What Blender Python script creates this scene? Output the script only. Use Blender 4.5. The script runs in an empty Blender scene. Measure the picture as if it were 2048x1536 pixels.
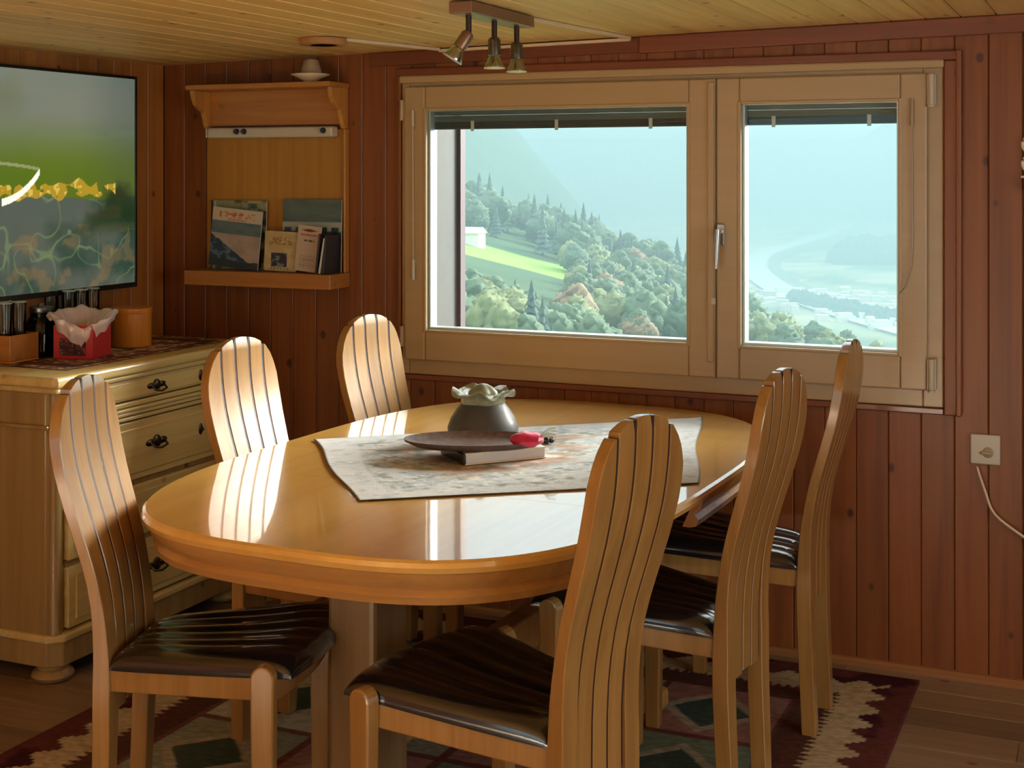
import bpy, bmesh, math, random
import numpy as np
from mathutils import Vector, Matrix
R = random.Random(7)
PI = math.pi
SC = bpy.context.scene
COL = SC.collection

# ------------------------------------------------------------------ camera, world, lights, exposure
CAM = Vector((3.338, -4.333, 1.5)); TH = 0.41271
RV = Vector((math.cos(TH), math.sin(TH), 0)); DV = Vector((-math.sin(TH), math.cos(TH), 0))
cd = bpy.data.cameras.new('camera'); cam = bpy.data.objects.new('camera', cd); COL.objects.link(cam)
cam.location = CAM; cam.rotation_euler = (PI/2, 0, TH)
cd.sensor_width = 36; cd.lens = 2800/2048*36; cd.shift_y = -423/2048; cd.clip_start = .05; cd.clip_end = 30000
SC.camera = cam
SC.view_settings.view_transform = 'Standard'; SC.view_settings.look = 'None'
SC.view_settings.gamma = 1; SC.view_settings.use_curve_mapping = False
SC.view_settings.exposure = 0.68
SC.cycles.max_bounces = 8; SC.cycles.diffuse_bounces = 4; SC.cycles.glossy_bounces = 3
SC.cycles.transparent_max_bounces = 12; SC.cycles.volume_bounces = 1
SC.cycles.sample_clamp_indirect = 6
SC.cycles.use_denoising = True
SC.cycles.caustics_reflective = False; SC.cycles.caustics_refractive = False

w = bpy.data.worlds.new('sky'); SC.world = w; w.use_nodes = True
nt = w.node_tree; nt.nodes.clear()
o_ = nt.nodes.new('ShaderNodeOutputWorld'); bg = nt.nodes.new('ShaderNodeBackground')
tc = nt.nodes.new('ShaderNodeTexCoord'); sx = nt.nodes.new('ShaderNodeSeparateXYZ'); rp = nt.nodes.new('ShaderNodeValToRGB')
nt.links.new(tc.outputs['Generated'], sx.inputs[0]); nt.links.new(sx.outputs['Z'], rp.inputs[0])
rp.color_ramp.elements[0].position = 0.0; rp.color_ramp.elements[0].color = (.17, .25, .27, 1)
rp.color_ramp.elements[1].position = 1.0; rp.color_ramp.elements[1].color = (1, 1, 1, 1)
bg.inputs['Strength'].default_value = 3.0
nt.links.new(rp.outputs[0], bg.inputs[0]); nt.links.new(bg.outputs[0], o_.inputs[0])

def area(name, loc, rot, sx_, sy_, power, col):
    l = bpy.data.lights.new(name, 'AREA'); l.shape = 'RECTANGLE'; l.size = sx_; l.size_y = sy_; l.energy = power; l.color = col
    o = bpy.data.objects.new(name, l); COL.objects.link(o); o.location = loc; o.rotation_euler = rot
    return o
# added fill lights, set outside unseen openings in the right and rear walls
area('fill_right', (5.52, -2.9, 1.2), (PI/2, 0, PI/2), 2.6, 1.3, 16, (1, .95, .86))
sl = bpy.data.lights.new('hazy_sun', 'SUN'); sl.energy = 11.5; sl.angle = math.radians(26); sl.color = (1, .95, .86)
so_ = bpy.data.objects.new('hazy_sun', sl); COL.objects.link(so_); so_.rotation_euler = Vector((-.45, -.80, -.29)).to_track_quat('-Z', 'Y').to_euler()
kl = bpy.data.lights.new('rear_fill_spot', 'SPOT'); kl.energy = 50000; kl.spot_size = math.radians(24); kl.spot_blend = .6; kl.shadow_soft_size = .3; kl.color = (1, .93, .78)  # added spot behind the camera; its floor bounce brightens the ceiling
ko = bpy.data.objects.new('rear_fill_spot', kl); COL.objects.link(ko); ko.location = (1.7, -9.5, 4.2); ko.rotation_euler = Vector((.25, 5.3, -4.2)).to_track_quat('-Z', 'Y').to_euler()
pl = bpy.data.lights.new('window_portal', 'AREA'); pl.shape = 'RECTANGLE'; pl.size = 1.75; pl.size_y = .85; pl.cycles.is_portal = True
po = bpy.data.objects.new('window_portal', pl); COL.objects.link(po); po.location = (1.935, .19, 1.33); po.rotation_euler = (-PI/2, 0, 0)

# ------------------------------------------------------------------ helpers
def tag(o, label=None, cat=None, group=None, kind=None):
    if label: o['label'] = label
    if cat: o['category'] = cat
    if group: o['group'] = group
    if kind: o['kind'] = kind
    return o
def empty(name, loc=(0, 0, 0), rz=0, label=None, cat=None, group=None, kind=None, rot=None):
    o = bpy.data.objects.new(name, None); COL.objects.link(o); o.location = loc
    o.rotation_euler = rot if rot else (0, 0, rz); o.empty_display_size = .05
    return tag(o, label, cat, group, kind)
class MB:
    def __init__(s): s.v = []; s.f = []
    def add(s, vs, fs):
        n = len(s.v); s.v += [tuple(p) for p in vs]; s.f += [tuple(i+n for i in q) for q in fs]; return s
    def box(s, x0, x1, y0, y1, z0, z1, M=None):
        vs = [(x, y, z) for z in (z0, z1) for y in (y0, y1) for x in (x0, x1)]
        if M is not None: vs = [tuple(M @ Vector(p)) for p in vs]
        return s.add(vs, [(0, 2, 3, 1), (4, 5, 7, 6), (0, 1, 5, 4), (2, 6, 7, 3), (0, 4, 6, 2), (1, 3, 7, 5)])
    def lathe(s, prof, n=32, c=(0, 0, 0), M=None, f=None):
        vs = []
        for r, z in prof:
            for k in range(n):
                a = 2*PI*k/n; rr, zz = (r, z) if f is None else f(r, z, a)
                p = Vector((c[0]+rr*math.cos(a), c[1]+rr*math.sin(a), c[2]+zz))
                vs.append(tuple(M @ p) if M is not None else tuple(p))
        fs = []
        for i in range(len(prof)-1):
            for k in range(n):
                k2 = (k+1) % n; fs.append((i*n+k, i*n+k2, (i+1)*n+k2, (i+1)*n+k))
        s.add(vs, fs)
        if prof[0][0] > 1e-5: s.f.append(tuple(len(s.v)-len(vs)+k for k in range(n))[::-1])
        if prof[-1][0] > 1e-5: s.f.append(tuple(len(s.v)-n+k for k in range(n)))
        return s
    def tube(s, pts, r, n=8, rs=None):
        pts = [Vector(p) for p in pts]; rings = []
        up = Vector((0, 0, 1))
        for i, p in enumerate(pts):
            t = (pts[min(i+1, len(pts)-1)]-pts[max(i-1, 0)]).normalized()
            a = up if abs(t.z) < .9 else Vector((1, 0, 0))
            b1 = t.cross(a).normalized(); b2 = t.cross(b1).normalized()
            rr = rs[i] if rs else r
            rings.append([p+b1*math.cos(2*PI*k/n)*rr+b2*math.sin(2*PI*k/n)*rr for k in range(n)])
        vs = [q for g in rings for q in g]; fs = []
        for i in range(len(pts)-1):
            for k in range(n):
                k2 = (k+1) % n; fs.append((i*n+k, i*n+k2, (i+1)*n+k2, (i+1)*n+k))
        fs.append(tuple(range(n))); fs.append(tuple((len(pts)-1)*n+k for k in range(n))[::-1])
        return s.add(vs, fs)
    def prism(s, poly, a0, a1, axis='z'):
        def P(u, v, a): return {'z': (u, v, a), 'y': (u, a, v), 'x': (a, u, v)}[axis]
        n = len(poly); vs = [P(u, v, a0) for u, v in poly]+[P(u, v, a1) for u, v in poly]
        fs = [tuple(range(n)), tuple(range(n, 2*n))[::-1]]+[(k, n+k, n+(k+1) % n, (k+1) % n) for k in range(n)]
        return s.add(vs, fs)
    def loft(s, rings, cap=True, close=True):
        n = len(rings[0]); vs = [p for g in rings for p in g]; fs = []
        for i in range(len(rings)-1):
            for k in range(n if close else n-1):
                k2 = (k+1) % n; fs.append((i*n+k, i*n+k2, (i+1)*n+k2, (i+1)*n+k))
        if cap: fs += [tuple(range(n))[::-1], tuple((len(rings)-1)*n+k for k in range(n))]
        return s.add(vs, fs)
    def mesh(s, name):
        me = bpy.data.meshes.new(name); me.from_pydata(s.v, [], s.f); me.validate()
        bm = bmesh.new(); bm.from_mesh(me); bmesh.ops.recalc_face_normals(bm, faces=bm.faces); bm.to_mesh(me); bm.free()
        return me
    def build(s, name, mat, parent=None, smooth=False, bevel=0, seg=2, loc=None, sub=0, ang=35):
        return link(name, s.mesh(name), mat, parent, smooth, bevel, seg, loc, sub, ang)
def link(name, me, mat, parent=None, smooth=False, bevel=0, seg=2, loc=None, sub=0, ang=35):
    o = bpy.data.objects.new(name, me); COL.objects.link(o)
    if mat is not None and not me.materials: me.materials.append(mat)
    if parent: o.parent = parent
    if loc: o.location = loc
    if smooth:
        for p in me.polygons: p.use_smooth = True
        try: me.set_sharp_from_angle(angle=math.radians(ang))
        except Exception: pass
    if bevel:
        m = o.modifiers.new('bev', 'BEVEL'); m.width = bevel; m.segments = seg; m.limit_method = 'ANGLE'; m.angle_limit = math.radians(40)
    if sub:
        m = o.modifiers.new('sub', 'SUBSURF'); m.levels = m.render_levels = sub
    return o
def copy_tree(o, parent=None):
    c = o.copy(); COL.objects.link(c); c.parent = parent
    for ch in list(o.children): copy_tree(ch, c)
    return c

# value noise for colour maps
_rg = np.random.RandomState(3); _T = _rg.rand(256, 256)
def vn(x, y):
    x = np.asarray(x, float); y = np.asarray(y, float)
    xi = np.floor(x).astype(int); yi = np.floor(y).astype(int); fx = x-xi; fy = y-yi
    fx = fx*fx*(3-2*fx); fy = fy*fy*(3-2*fy)
    g = lambda a, b: _T[a % 256, b % 256]
    return (g(xi, yi)*(1-fx)+g(xi+1, yi)*fx)*(1-fy)+(g(xi, yi+1)*(1-fx)+g(xi+1, yi+1)*fx)*fy
def fbm(x, y, o=4):
    s = 0; a = .5
    for i in range(o): s = s+a*vn(x*2**i+17*i, y*2**i+31*i); a /= 2
    return s
def srgb(r, g, b):
    return tuple((c/255/12.92 if c/255 <= .04045 else ((c/255+.055)/1.055)**2.4) for c in (r, g, b))
def lin(c):
    c = np.asarray(c, float)/255
    return np.where(c <= .04045, c/12.92, ((c+.055)/1.055)**2.4)
def picture(name, P00, U, V, nx, ny, fn, mat, parent=None, bulge=None):
    """flat grid P00+u*U+v*V whose colours (sRGB 0-255 arrays) come from fn(u,v)"""
    us = np.linspace(0, 1, nx+1); vs = np.linspace(0, 1, ny+1); uu, vv = np.meshgrid(us, vs)
    P = np.array(P00)[None, None, :]+uu[..., None]*np.array(U)+vv[..., None]*np.array(V)
    if bulge is not None: P = P+bulge(uu, vv)
    n1 = nx+1; ii = np.arange(ny)[:, None]*n1+np.arange(nx)[None, :]
    F = np.stack([ii, ii+1, ii+n1+1, ii+n1], -1).reshape(-1, 4)
    me = bpy.data.meshes.new(name); me.vertices.add(P.shape[0]*P.shape[1]); me.vertices.foreach_set('co', P.reshape(-1))
    me.loops.add(F.size); me.loops.foreach_set('vertex_index', F.reshape(-1)); me.polygons.add(len(F))
    me.polygons.foreach_set('loop_start', np.arange(0, F.size, 4)); me.update(calc_edges=True)
    c = lin(fn(uu, vv)); a = me.color_attributes.new('Col', 'FLOAT_COLOR', 'POINT')
    a.data.foreach_set('color', np.concatenate([c, np.ones(c.shape[:2]+(1,))], -1).reshape(-1))
    return link(name, me, mat, parent, smooth=bulge is not None, ang=80)
def mixc(a, b, t):
    t = np.clip(t, 0, 1)[..., None]; return a*(1-t)+b*t
def C3(u, *c): return np.broadcast_to(np.array(c, float), u.shape+(3,)).copy()
def sst(a, b, x): t = np.clip((x-a)/(b-a), 0, 1); return t*t*(3-2*t)

# ------------------------------------------------------------------ materials
def principled(name, col, rough=.5, metal=0, coat=0, coatr=.1, spec=.5, emis=None, es=0):
    m = bpy.data.materials.new(name); m.use_nodes = True; b = m.node_tree.nodes['Principled BSDF']
    b.inputs['Base Color'].default_value = (*col, 1); b.inputs['Roughness'].default_value = rough; b.inputs['Metallic'].default_value = metal
    b.inputs['Coat Weight'].default_value = coat; b.inputs['Coat Roughness'].default_value = coatr; b.inputs['Specular IOR Level'].default_value = spec
    if emis: b.inputs['Emission Color'].default_value = (*emis, 1); b.inputs['Emission Strength'].default_value = es
    return m
def noisy(name, c1, c2, scale=40, rough=.5, bump=.1, **k):
    m = principled(name, c1, rough, **k); t = m.node_tree; b = t.nodes['Principled BSDF']
    c = t.nodes.new('ShaderNodeTexCoord'); n = t.nodes.new('ShaderNodeTexNoise'); n.inputs['Scale'].default_value = scale; n.inputs['Detail'].default_value = 5
    x = t.nodes.new('ShaderNodeMix'); x.data_type = 'RGBA'; x.inputs[6].default_value = (*c1, 1); x.inputs[7].default_value = (*c2, 1)
    t.links.new(c.outputs['Object'], n.inputs['Vector']); t.links.new(n.outputs['Fac'], x.inputs[0]); t.links.new(x.outputs[2], b.inputs['Base Color'])
    if bump:
        bp = t.nodes.new('ShaderNodeBump'); bp.inputs['Strength'].default_value = bump; bp.inputs['Distance'].default_value = .002
        t.links.new(n.outputs['Fac'], bp.inputs['Height']); t.links.new(bp.outputs[0], b.inputs['Normal'])
    return m
def wood(name, light, dark, axis='z', rough=.45, coat=0., knots=.5, fine=1., var=.25, coatr=.12, ior=1.5, grain=1.):
    m = principled(name, light, rough, coat=coat, coatr=coatr); t = m.node_tree; N = t.nodes.new; L = t.links.new
    b = t.nodes['Principled BSDF']; b.inputs['Coat IOR'].default_value = ior
    tc = N('ShaderNodeTexCoord'); oi = N('ShaderNodeObjectInfo')
    add = N('ShaderNodeVectorMath'); add.operation = 'MULTIPLY_ADD'
    comb = N('ShaderNodeCombineXYZ'); L(oi.outputs['Random'], comb.inputs[0]); L(oi.outputs['Random'], comb.inputs[1]); L(oi.outputs['Random'], comb.inputs[2])
    L(comb.outputs[0], add.inputs[0]); add.inputs[1].default_value = (13, 29, 7); L(tc.outputs['Object'], add.inputs[2])
    def scaled(lo, hi):
        mp = N('ShaderNodeMapping'); s = [hi, hi, hi]; s['xyz'.index(axis)] = lo; mp.inputs['Scale'].default_value = s
        L(add.outputs[0], mp.inputs['Vector']); return mp
    n1 = N('ShaderNodeTexNoise'); n1.inputs['Scale'].default_value = 1; n1.inputs['Detail'].default_value = 6; n1.inputs['Distortion'].default_value = .6
    L(scaled(1.2*fine, 28*fine).outputs[0], n1.inputs['Vector'])
    n2 = N('ShaderNodeTexNoise'); n2.inputs['Scale'].default_value = 1; n2.inputs['Detail'].default_value = 3
    L(scaled(3*fine, 140*fine).outputs[0], n2.inputs['Vector'])
    r1 = N('ShaderNodeMapRange'); r1.inputs[1].default_value = .38; r1.inputs[2].default_value = .66; L(n1.outputs['Fac'], r1.inputs[0])
    mm = N('ShaderNodeMath'); mm.operation = 'MULTIPLY_ADD'; mm.inputs[1].default_value = .35; L(n2.outputs['Fac'], mm.inputs[0]); 
    sc = N('ShaderNodeMath'); sc.operation = 'MULTIPLY'; sc.inputs[1].default_value = .65*grain; L(r1.outputs[0], sc.inputs[0]); L(sc.outputs[0], mm.inputs[2])
    mx = N('ShaderNodeMix'); mx.data_type = 'RGBA'; mx.inputs[6].default_value = (*light, 1); mx.inputs[7].default_value = (*dark, 1); L(mm.outputs[0], mx.inputs[0])
    out = mx.outputs[2]
    if knots:
        vo = N('ShaderNodeTexVoronoi'); vo.inputs['Scale'].default_value = 1; mp = N('ShaderNodeMapping')
        s = [9., 9., 9.]; s['xyz'.index(axis)] = 6.5; mp.inputs['Scale'].default_value = s; L(add.outputs[0], mp.inputs['Vector']); L(mp.outputs[0], vo.inputs['Vector'])
        kr = N('ShaderNodeMapRange'); kr.inputs[1].default_value = .07; kr.inputs[2].default_value = .125; kr.inputs[3].default_value = knots; kr.inputs[4].default_value = 0
        L(vo.outputs['Distance'], kr.inputs[0])
        kx = N('ShaderNodeMix'); kx.data_type = 'RGBA'; L(kr.outputs[0], kx.inputs[0]); L(out, kx.inputs[6]); kx.inputs[7].default_value = (dark[0]*.25, dark[1]*.2, dark[2]*.2, 1)
        out = kx.outputs[2]
    hs = N('ShaderNodeHueSaturation'); vr = N('ShaderNodeMapRange'); vr.inputs[3].default_value = 1-var; vr.inputs[4].default_value = 1+var*.6
    L(oi.outputs['Random'], vr.inputs[0]); L(vr.outputs[0], hs.inputs['Value']); L(out, hs.inputs['Color'])
    L(hs.outputs[0], b.inputs['Base Color'])
    bp = N('ShaderNodeBump'); bp.inputs['Strength'].default_value = .12; bp.inputs['Distance'].default_value = .001; L(n2.outputs['Fac'], bp.inputs['Height']); L(bp.outputs[0], b.inputs['Normal'])
    return m
def vcol(name, rough=.6, coat=0, emit=0, bump=0, bscale=300, spec=.5):
    m = principled(name, (1, 1, 1), rough, coat=coat, spec=spec); t = m.node_tree; b = t.nodes['Principled BSDF']
    a = t.nodes.new('ShaderNodeAttribute'); a.attribute_name = 'Col'
    t.links.new(a.outputs['Color'], b.inputs['Base Color'])
    if emit:
        b.inputs['Base Color'].default_value = (.01, .01, .01, 1); t.links.remove(b.inputs['Base Color'].links[0])
        t.links.new(a.outputs['Color'], b.inputs['Emission Color']); b.inputs['Emission Strength'].default_value = emit
    if bump:
        c = t.nodes.new('ShaderNodeTexCoord'); n = t.nodes.new('ShaderNodeTexNoise'); n.inputs['Scale'].default_value = bscale
        t.links.new(c.outputs['Object'], n.inputs['Vector'])
        bp = t.nodes.new('ShaderNodeBump'); bp.inputs['Strength'].default_value = bump; bp.inputs['Distance'].default_value = .002
        t.links.new(n.outputs['Fac'], bp.inputs['Height']); t.links.new(bp.outputs[0], b.inputs['Normal'])
    return m
def glass(name, tint=(1, 1, 1), refl=.07, rough=0.):
    m = bpy.data.materials.new(name); m.use_nodes = True; t = m.node_tree; t.nodes.clear()
    o = t.nodes.new('ShaderNodeOutputMaterial'); mx = t.nodes.new('ShaderNodeMixShader'); tr = t.nodes.new('ShaderNodeBsdfTransparent'); g = t.nodes.new('ShaderNodeBsdfGlossy')
    lw = t.nodes.new('ShaderNodeFresnel'); lw.inputs['IOR'].default_value = 1.45
    g.inputs['Roughness'].default_value = rough; tr.inputs[0].default_value = (*tint, 1)
    if refl is None: t.links.new(lw.outputs[0], mx.inputs[0])
    else: mx.inputs[0].default_value = refl
    t.links.new(tr.outputs[0], mx.inputs[1]); t.links.new(g.outputs[0], mx.inputs[2]); t.links.new(mx.outputs[0], o.inputs[0])
    return m

M = {}
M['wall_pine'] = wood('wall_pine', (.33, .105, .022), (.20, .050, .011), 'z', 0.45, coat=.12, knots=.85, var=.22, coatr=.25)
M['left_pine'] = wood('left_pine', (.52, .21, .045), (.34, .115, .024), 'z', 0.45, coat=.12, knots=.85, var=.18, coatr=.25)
M['ceil_pine'] = wood('ceil_pine', (.78, .52, .20), (.58, .32, .09), 'y', .5, coat=.15, knots=.8, var=.14, coatr=.3)
M['trim_pine'] = wood('trim_pine', (.25, .065, .02), (.17, .04, .013), 'x', .4, coat=.3, knots=.2)
M['shelf_pine'] = wood('shelf_pine', (.58, .25, .055), (.42, .15, .03), 'x', .4, coat=.3, knots=.3, var=.1)
M['panel_ply'] = wood('panel_ply', (.50, .24, .035), (.40, .17, .025), 'z', .45, coat=.2, knots=.1, var=.05)
M['chest_pine'] = wood('chest_pine', (.82, .64, .26), (.66, .46, .15), 'y', .42, coat=.3, knots=.4, var=.06)
M['chest_pine_shaded'] = wood('chest_pine_shaded', (.42, .29, .11), (.30, .18, .06), 'z', .42, coat=.3, knots=.9, var=.05)  # shade on the chest's near side put into the wood colour
M['beech'] = wood('beech', (.82, .50, .13), (.70, .38, .085), 'y', .28, coat=1., knots=0, var=.05, coatr=.05, ior=2.1, fine=.8, grain=.8)
M['beech_dark'] = wood('beech_dark', (.56, .30, .09), (.44, .21, .06), 'x', .35, coat=.6, knots=0, var=.05, coatr=.15)
M['column'] = wood('column', (.30, .19, .085), (.22, .13, .055), 'z', .45, coat=.3, knots=0, var=.05, coatr=.25)
M['chair_wood'] = wood('chair_wood', (.43, .235, .066), (.31, .15, .036), 'z', .3, coat=1., knots=0, var=.12, coatr=.16, ior=1.55, fine=1.4)
M['inlay'] = principled('inlay', (.035, .016, .010), .5)
M['leather'] = noisy('leather', (.004, .0042, .006), (.008, .008, .010), 220, .22, .10, coat=1., coatr=.08)
M['frame'] = wood('frame', (.50, .36, .19), (.44, .31, .155), 'x', .38, coat=.4, knots=0, var=.02, coatr=.2, grain=.5)
M['gasket'] = principled('gasket', (.10, .11, .09), .6)
M['reveal'] = noisy('reveal', (.09, .10, .09), (.075, .07, .07), 20, .7)
M['alu'] = principled('alu', (.55, .62, .58), .4, metal=.6)
M['blind'] = principled('blind', (.10, .16, .15), .6)
M['blind_dark'] = principled('blind_dark', (.035, .06, .06), .6)
M['clip'] = principled('clip', (.55, .65, .58), .4)
M['steel'] = principled('steel', (.55, .53, .50), .25, metal=1)
M['bronze'] = principled('bronze', (.10, .075, .05), .35, metal=1)
M['pewter'] = principled('pewter', (.16, .16, .15), .3, metal=1)
M['bar'] = principled('bar', (.30, .19, .12), .35, metal=.7)
M['stem'] = principled('stem', (.05, .03, .02), .4, metal=.5)
M['black'] = principled('black', (.008, .008, .009), .25, coat=.3)
M['white_plastic'] = principled('white_plastic', (.62, .57, .46), .35, coat=.2)
M['duct'] = principled('duct', (.78, .62, .44), .45)
M['cream'] = principled('cream', (.80, .70, .48), .3, coat=.4)
M['taupe'] = principled('taupe', (.42, .33, .22), .4, coat=.3)
M['dial'] = principled('dial', (.02, .04, .05), .3)
M['navy'] = principled('navy', (.03, .03, .09), .4)
M['glass'] = glass('glass', (.97, .99, .985), .02)
M['tumbler'] = glass('tumbler', (.90, .94, .92), None, .02)
M['bulb'] = glass('bulb', (.75, .85, .7), .35, .08)
M['dark_glass'] = glass('dark_glass', (.12, .16, .12), None, .02)
M['screen'] = vcol('screen', .12, coat=1, emit=.75)
M['print'] = vcol('print', .3, coat=.3)
M['cloth'] = vcol('cloth', .8, bump=.5, bscale=260, spec=.3)
M['rug'] = vcol('rug', .95, bump=.6, bscale=220, spec=.1)
M['floor'] = wood('floor', (.32, .22, .125), (.20, .125, .07), 'x', .45, coat=.2, knots=.7, var=.3, coatr=.25)
M['orange_wood'] = wood('orange_wood', (.72, .27, .03), (.60, .19, .02), 'z', .4, coat=.3, knots=0, var=.02)
M['red'] = principled('red', (.62, .03, .035), .35, coat=.3)
M['label'] = vcol('label', .4)
M['bag'] = noisy('bag', (.82, .72, .68), (.66, .50, .50), 45, .3, .5, coat=.5)
M['pot'] = noisy('pot', (.055, .06, .05), (.10, .10, .11), 30, .5, .3, coat=.15)
M['ruffle'] = noisy('ruffle', (.16, .18, .09), (.40, .42, .30), 60, .3, .3, coat=.6)
M['tray'] = noisy('tray', (.035, .02, .015), (.20, .12, .09), 60, .6, .6)
M['magenta'] = principled('magenta', (.70, .02, .10), .35, coat=.4)
M['pages'] = principled('pages', (.72, .70, .68), .7)
M['plinth_dark'] = principled('plinth_dark', (.03, .02, .015), .7)

# ------------------------------------------------------------------ room shell
XR, YB, T = 5.4, -6.5, .22
WX0, WX1, WZ0, WZ1 = 1.026, 2.845, .800, 1.832      # window frame, outside
CZ0, CK = 1.905, .0185                              # ceiling height over x
def ceil_z(x): return CZ0+CK*x
floor = MB().box(-T, XR+T, YB-T, T, -.12, -.014).build('floor', M['plinth_dark']); tag(floor, kind='structure')
pw, plen = .14, 1.28; protos = {}
def plank_mesh(key, lx, ly, lz, ch, mat, along):
    """box with chamfered long edges on its +z face, length along local x"""
    if key not in protos:
        p = [(-ly/2, 0), (ly/2, 0), (ly/2, lz-ch), (ly/2-ch, lz), (-ly/2+ch, lz), (-ly/2, lz-ch)]
        b = MB(); b.add([(0, u, v) for u, v in p]+[(lx, u, v) for u, v in p], [tuple(range(6)), tuple(range(6, 12))[::-1]]+[(k, 6+k, 6+(k+1) % 6, (k+1) % 6) for k in range(6)])
        me = b.mesh('plank'); me.materials.append(mat); protos[key] = me
    return protos[key]
for r_ in range(int(-YB/pw)+1):
    y = -pw/2-r_*pw; x = 0.; first = True
    off = (r_*.47) % 1*plen
    while x < XR-.01:
        L = (off if first and off > .1 else plen); first = False; L = min(L, XR-x)
        me = plank_mesh(('f', round(L, 3)), L-.0015, pw-.0015, .014, .0015, M['floor'], 'x')
        o = bpy.data.objects.new('plank', me); COL.objects.link(o); o.parent = floor; o.location = (x, y, -.014); x += L

# walls: backing slabs plus vertical pine boards
wb = MB()
H2 = 2.12
wb.box(-T, WX0+.03, .012, T, -.1, H2).box(WX1-.03, XR+T, .012, T, -.1, H2).box(WX0+.03, WX1-.03, .012, T, -.1, WZ0+.04).box(WX0+.03, WX1-.03, .012, T, WZ1-.04, H2)
wall_back = wb.build('wall_back', M['reveal']); tag(wall_back, kind='structure')
wall_left = MB().box(-T, -.012, YB-T, T, -.1, H2).build('wall_left', M['left_pine']); tag(wall_left, kind='structure')
wr = MB(); wr.box(XR, XR+.1, -1.5, .0, -.1, H2).box(XR, XR+.1, YB, -4.3, -.1, H2).box(XR, XR+.1, -4.3, -1.5, -.1, .5).box(XR, XR+.1, -4.3, -1.5, 1.88, H2)
wall_right = wr.build('wall_right', M['left_pine']); tag(wall_right, kind='structure')
wf = MB(); wf.box(0, .55, YB-.1, YB, -.1, H2).box(3.25, XR+.1, YB-.1, YB, -.1, H2).box(.55, 3.25, YB-.1, YB, 1.97, H2).box(.55, 3.25, YB-.1, YB, -.1, .26)
wall_front = wf.build('wall_front', M['left_pine']); tag(wall_front, kind='structure')
def vplank(parent, a, z0, z1, wd, mat, side):
    """vertical board: side 'b' on the back wall (a=x centre), 'l' on the left wall (a=y centre)"""
    me = plank_mesh((side, round(z1-z0, 3), round(wd, 4)), z1-z0, wd-.0012, .013, .0028, mat, 'z')
    o = bpy.data.objects.new('plank', me); COL.objects.link(o); o.parent = parent
    if side == 'b': o.matrix_local = Matrix(((0, 1, 0, a), (0, 0, -1, .012), (1, 0, 0, z0), (0, 0, 0, 1))) if False else Matrix(((0, -1, 0, a), (0, 0, -1, .0125), (1, 0, 0, z0), (0, 0, 0, 1)))
    else: o.matrix_local = Matrix(((0, 0, 1, -.0125), (0, -1, 0, a), (1, 0, 0, z0), (0, 0, 0, 1)))
    return o
bw = .0958
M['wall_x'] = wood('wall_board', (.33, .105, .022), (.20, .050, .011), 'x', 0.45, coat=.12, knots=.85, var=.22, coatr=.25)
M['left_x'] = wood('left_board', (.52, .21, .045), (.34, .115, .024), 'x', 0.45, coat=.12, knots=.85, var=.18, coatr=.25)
k = 0
while k*bw < XR:
    x0, x1 = k*bw, min((k+1)*bw, XR); xc = (x0+x1)/2; top = 2.02
    if x1 > WX0+.005 and x0 < WX1-.005:
        a0, a1 = x0, x1
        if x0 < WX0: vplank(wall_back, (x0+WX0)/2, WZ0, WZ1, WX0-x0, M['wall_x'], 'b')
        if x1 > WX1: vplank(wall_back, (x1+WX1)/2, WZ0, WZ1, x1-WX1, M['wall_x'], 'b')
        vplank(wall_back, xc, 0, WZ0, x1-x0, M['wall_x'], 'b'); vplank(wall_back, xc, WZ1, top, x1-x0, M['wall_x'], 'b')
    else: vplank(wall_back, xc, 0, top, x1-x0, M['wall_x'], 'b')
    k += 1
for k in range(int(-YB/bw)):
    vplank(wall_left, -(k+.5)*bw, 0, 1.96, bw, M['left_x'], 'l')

# ceiling: sloping slab with boards running towards the window
ceiling = empty('ceiling', (0, 0, CZ0), kind='structure', rot=(0, -math.atan(CK), 0))
MB().box(-T, XR+T, YB-T, T, .015, .09).build('ceiling_slab', M['plinth_dark'], ceiling)
cme = plank_mesh('ceil', -YB, .0985, .015, .0035, M['ceil_pine'], 'y')
M['ceil_x'] = wood('ceiling_board', (.84, .60, .23), (.66, .42, .13), 'x', .5, coat=.15, knots=.85, var=.12, coatr=.3)
cme.materials[0] = M['ceil_x']
for k in range(int(XR/.1)+1):
    o = bpy.data.objects.new('plank', cme); COL.objects.link(o); o.parent = ceiling
    o.matrix_local = Matrix(((0, 1, 0, .044+k*.1), (-1, 0, 0, 0), (0, 0, -1, .015), (0, 0, 0, 1))) @ Matrix.Rotation(PI, 4, 'X') @ Matrix.Rotation(PI, 4, 'X')

# cornice, baseboards, window trim
tr = empty('trim_1', kind='structure')
def xsloped(x0, x1, y0, y1, dz0, dz1, name, mat, parent):
    b = MB(); b.add([(x, y, ceil_z(x)+dz) for dz in (dz0, dz1) for y in (y0, y1) for x in (x0, x1)], [(0, 2, 3, 1), (4, 5, 7, 6), (0, 1, 5, 4), (2, 6, 7, 3), (0, 4, 6, 2), (1, 3, 7, 5)])
    return b.build(name, mat, parent, bevel=.004)
xsloped(1.9, XR, -.03, -.001, -.055, -.001, 'cornice_board', M['trim_pine'], tr)
xsloped(.9, 1.9, -.018, -.001, -.05, -.001, 'cornice_board', M['trim_pine'], tr)
bb = MB().prism([(-.001, 0), (-.018, 0), (-.018, .014), (-.012, .022), (-.001, .024)], 0, XR, 'x')
M['base_pine'] = wood('base_pine', (.40, .17, .06), (.28, .11, .035), 'x', .4, coat=.4, knots=0, var=.02)
tag(bb.build('baseboard_back', M['base_pine'], smooth=False), kind='structure')
b2 = MB().prism([(.001, 0), (.018, 0), (.018, .014), (.012, .022), (.001, .024)], YB, -.02, 'y')
tag(b2.build('baseboard_left', M['base_pine']), kind='structure')
wt = empty('trim_2', kind='structure')
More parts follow.
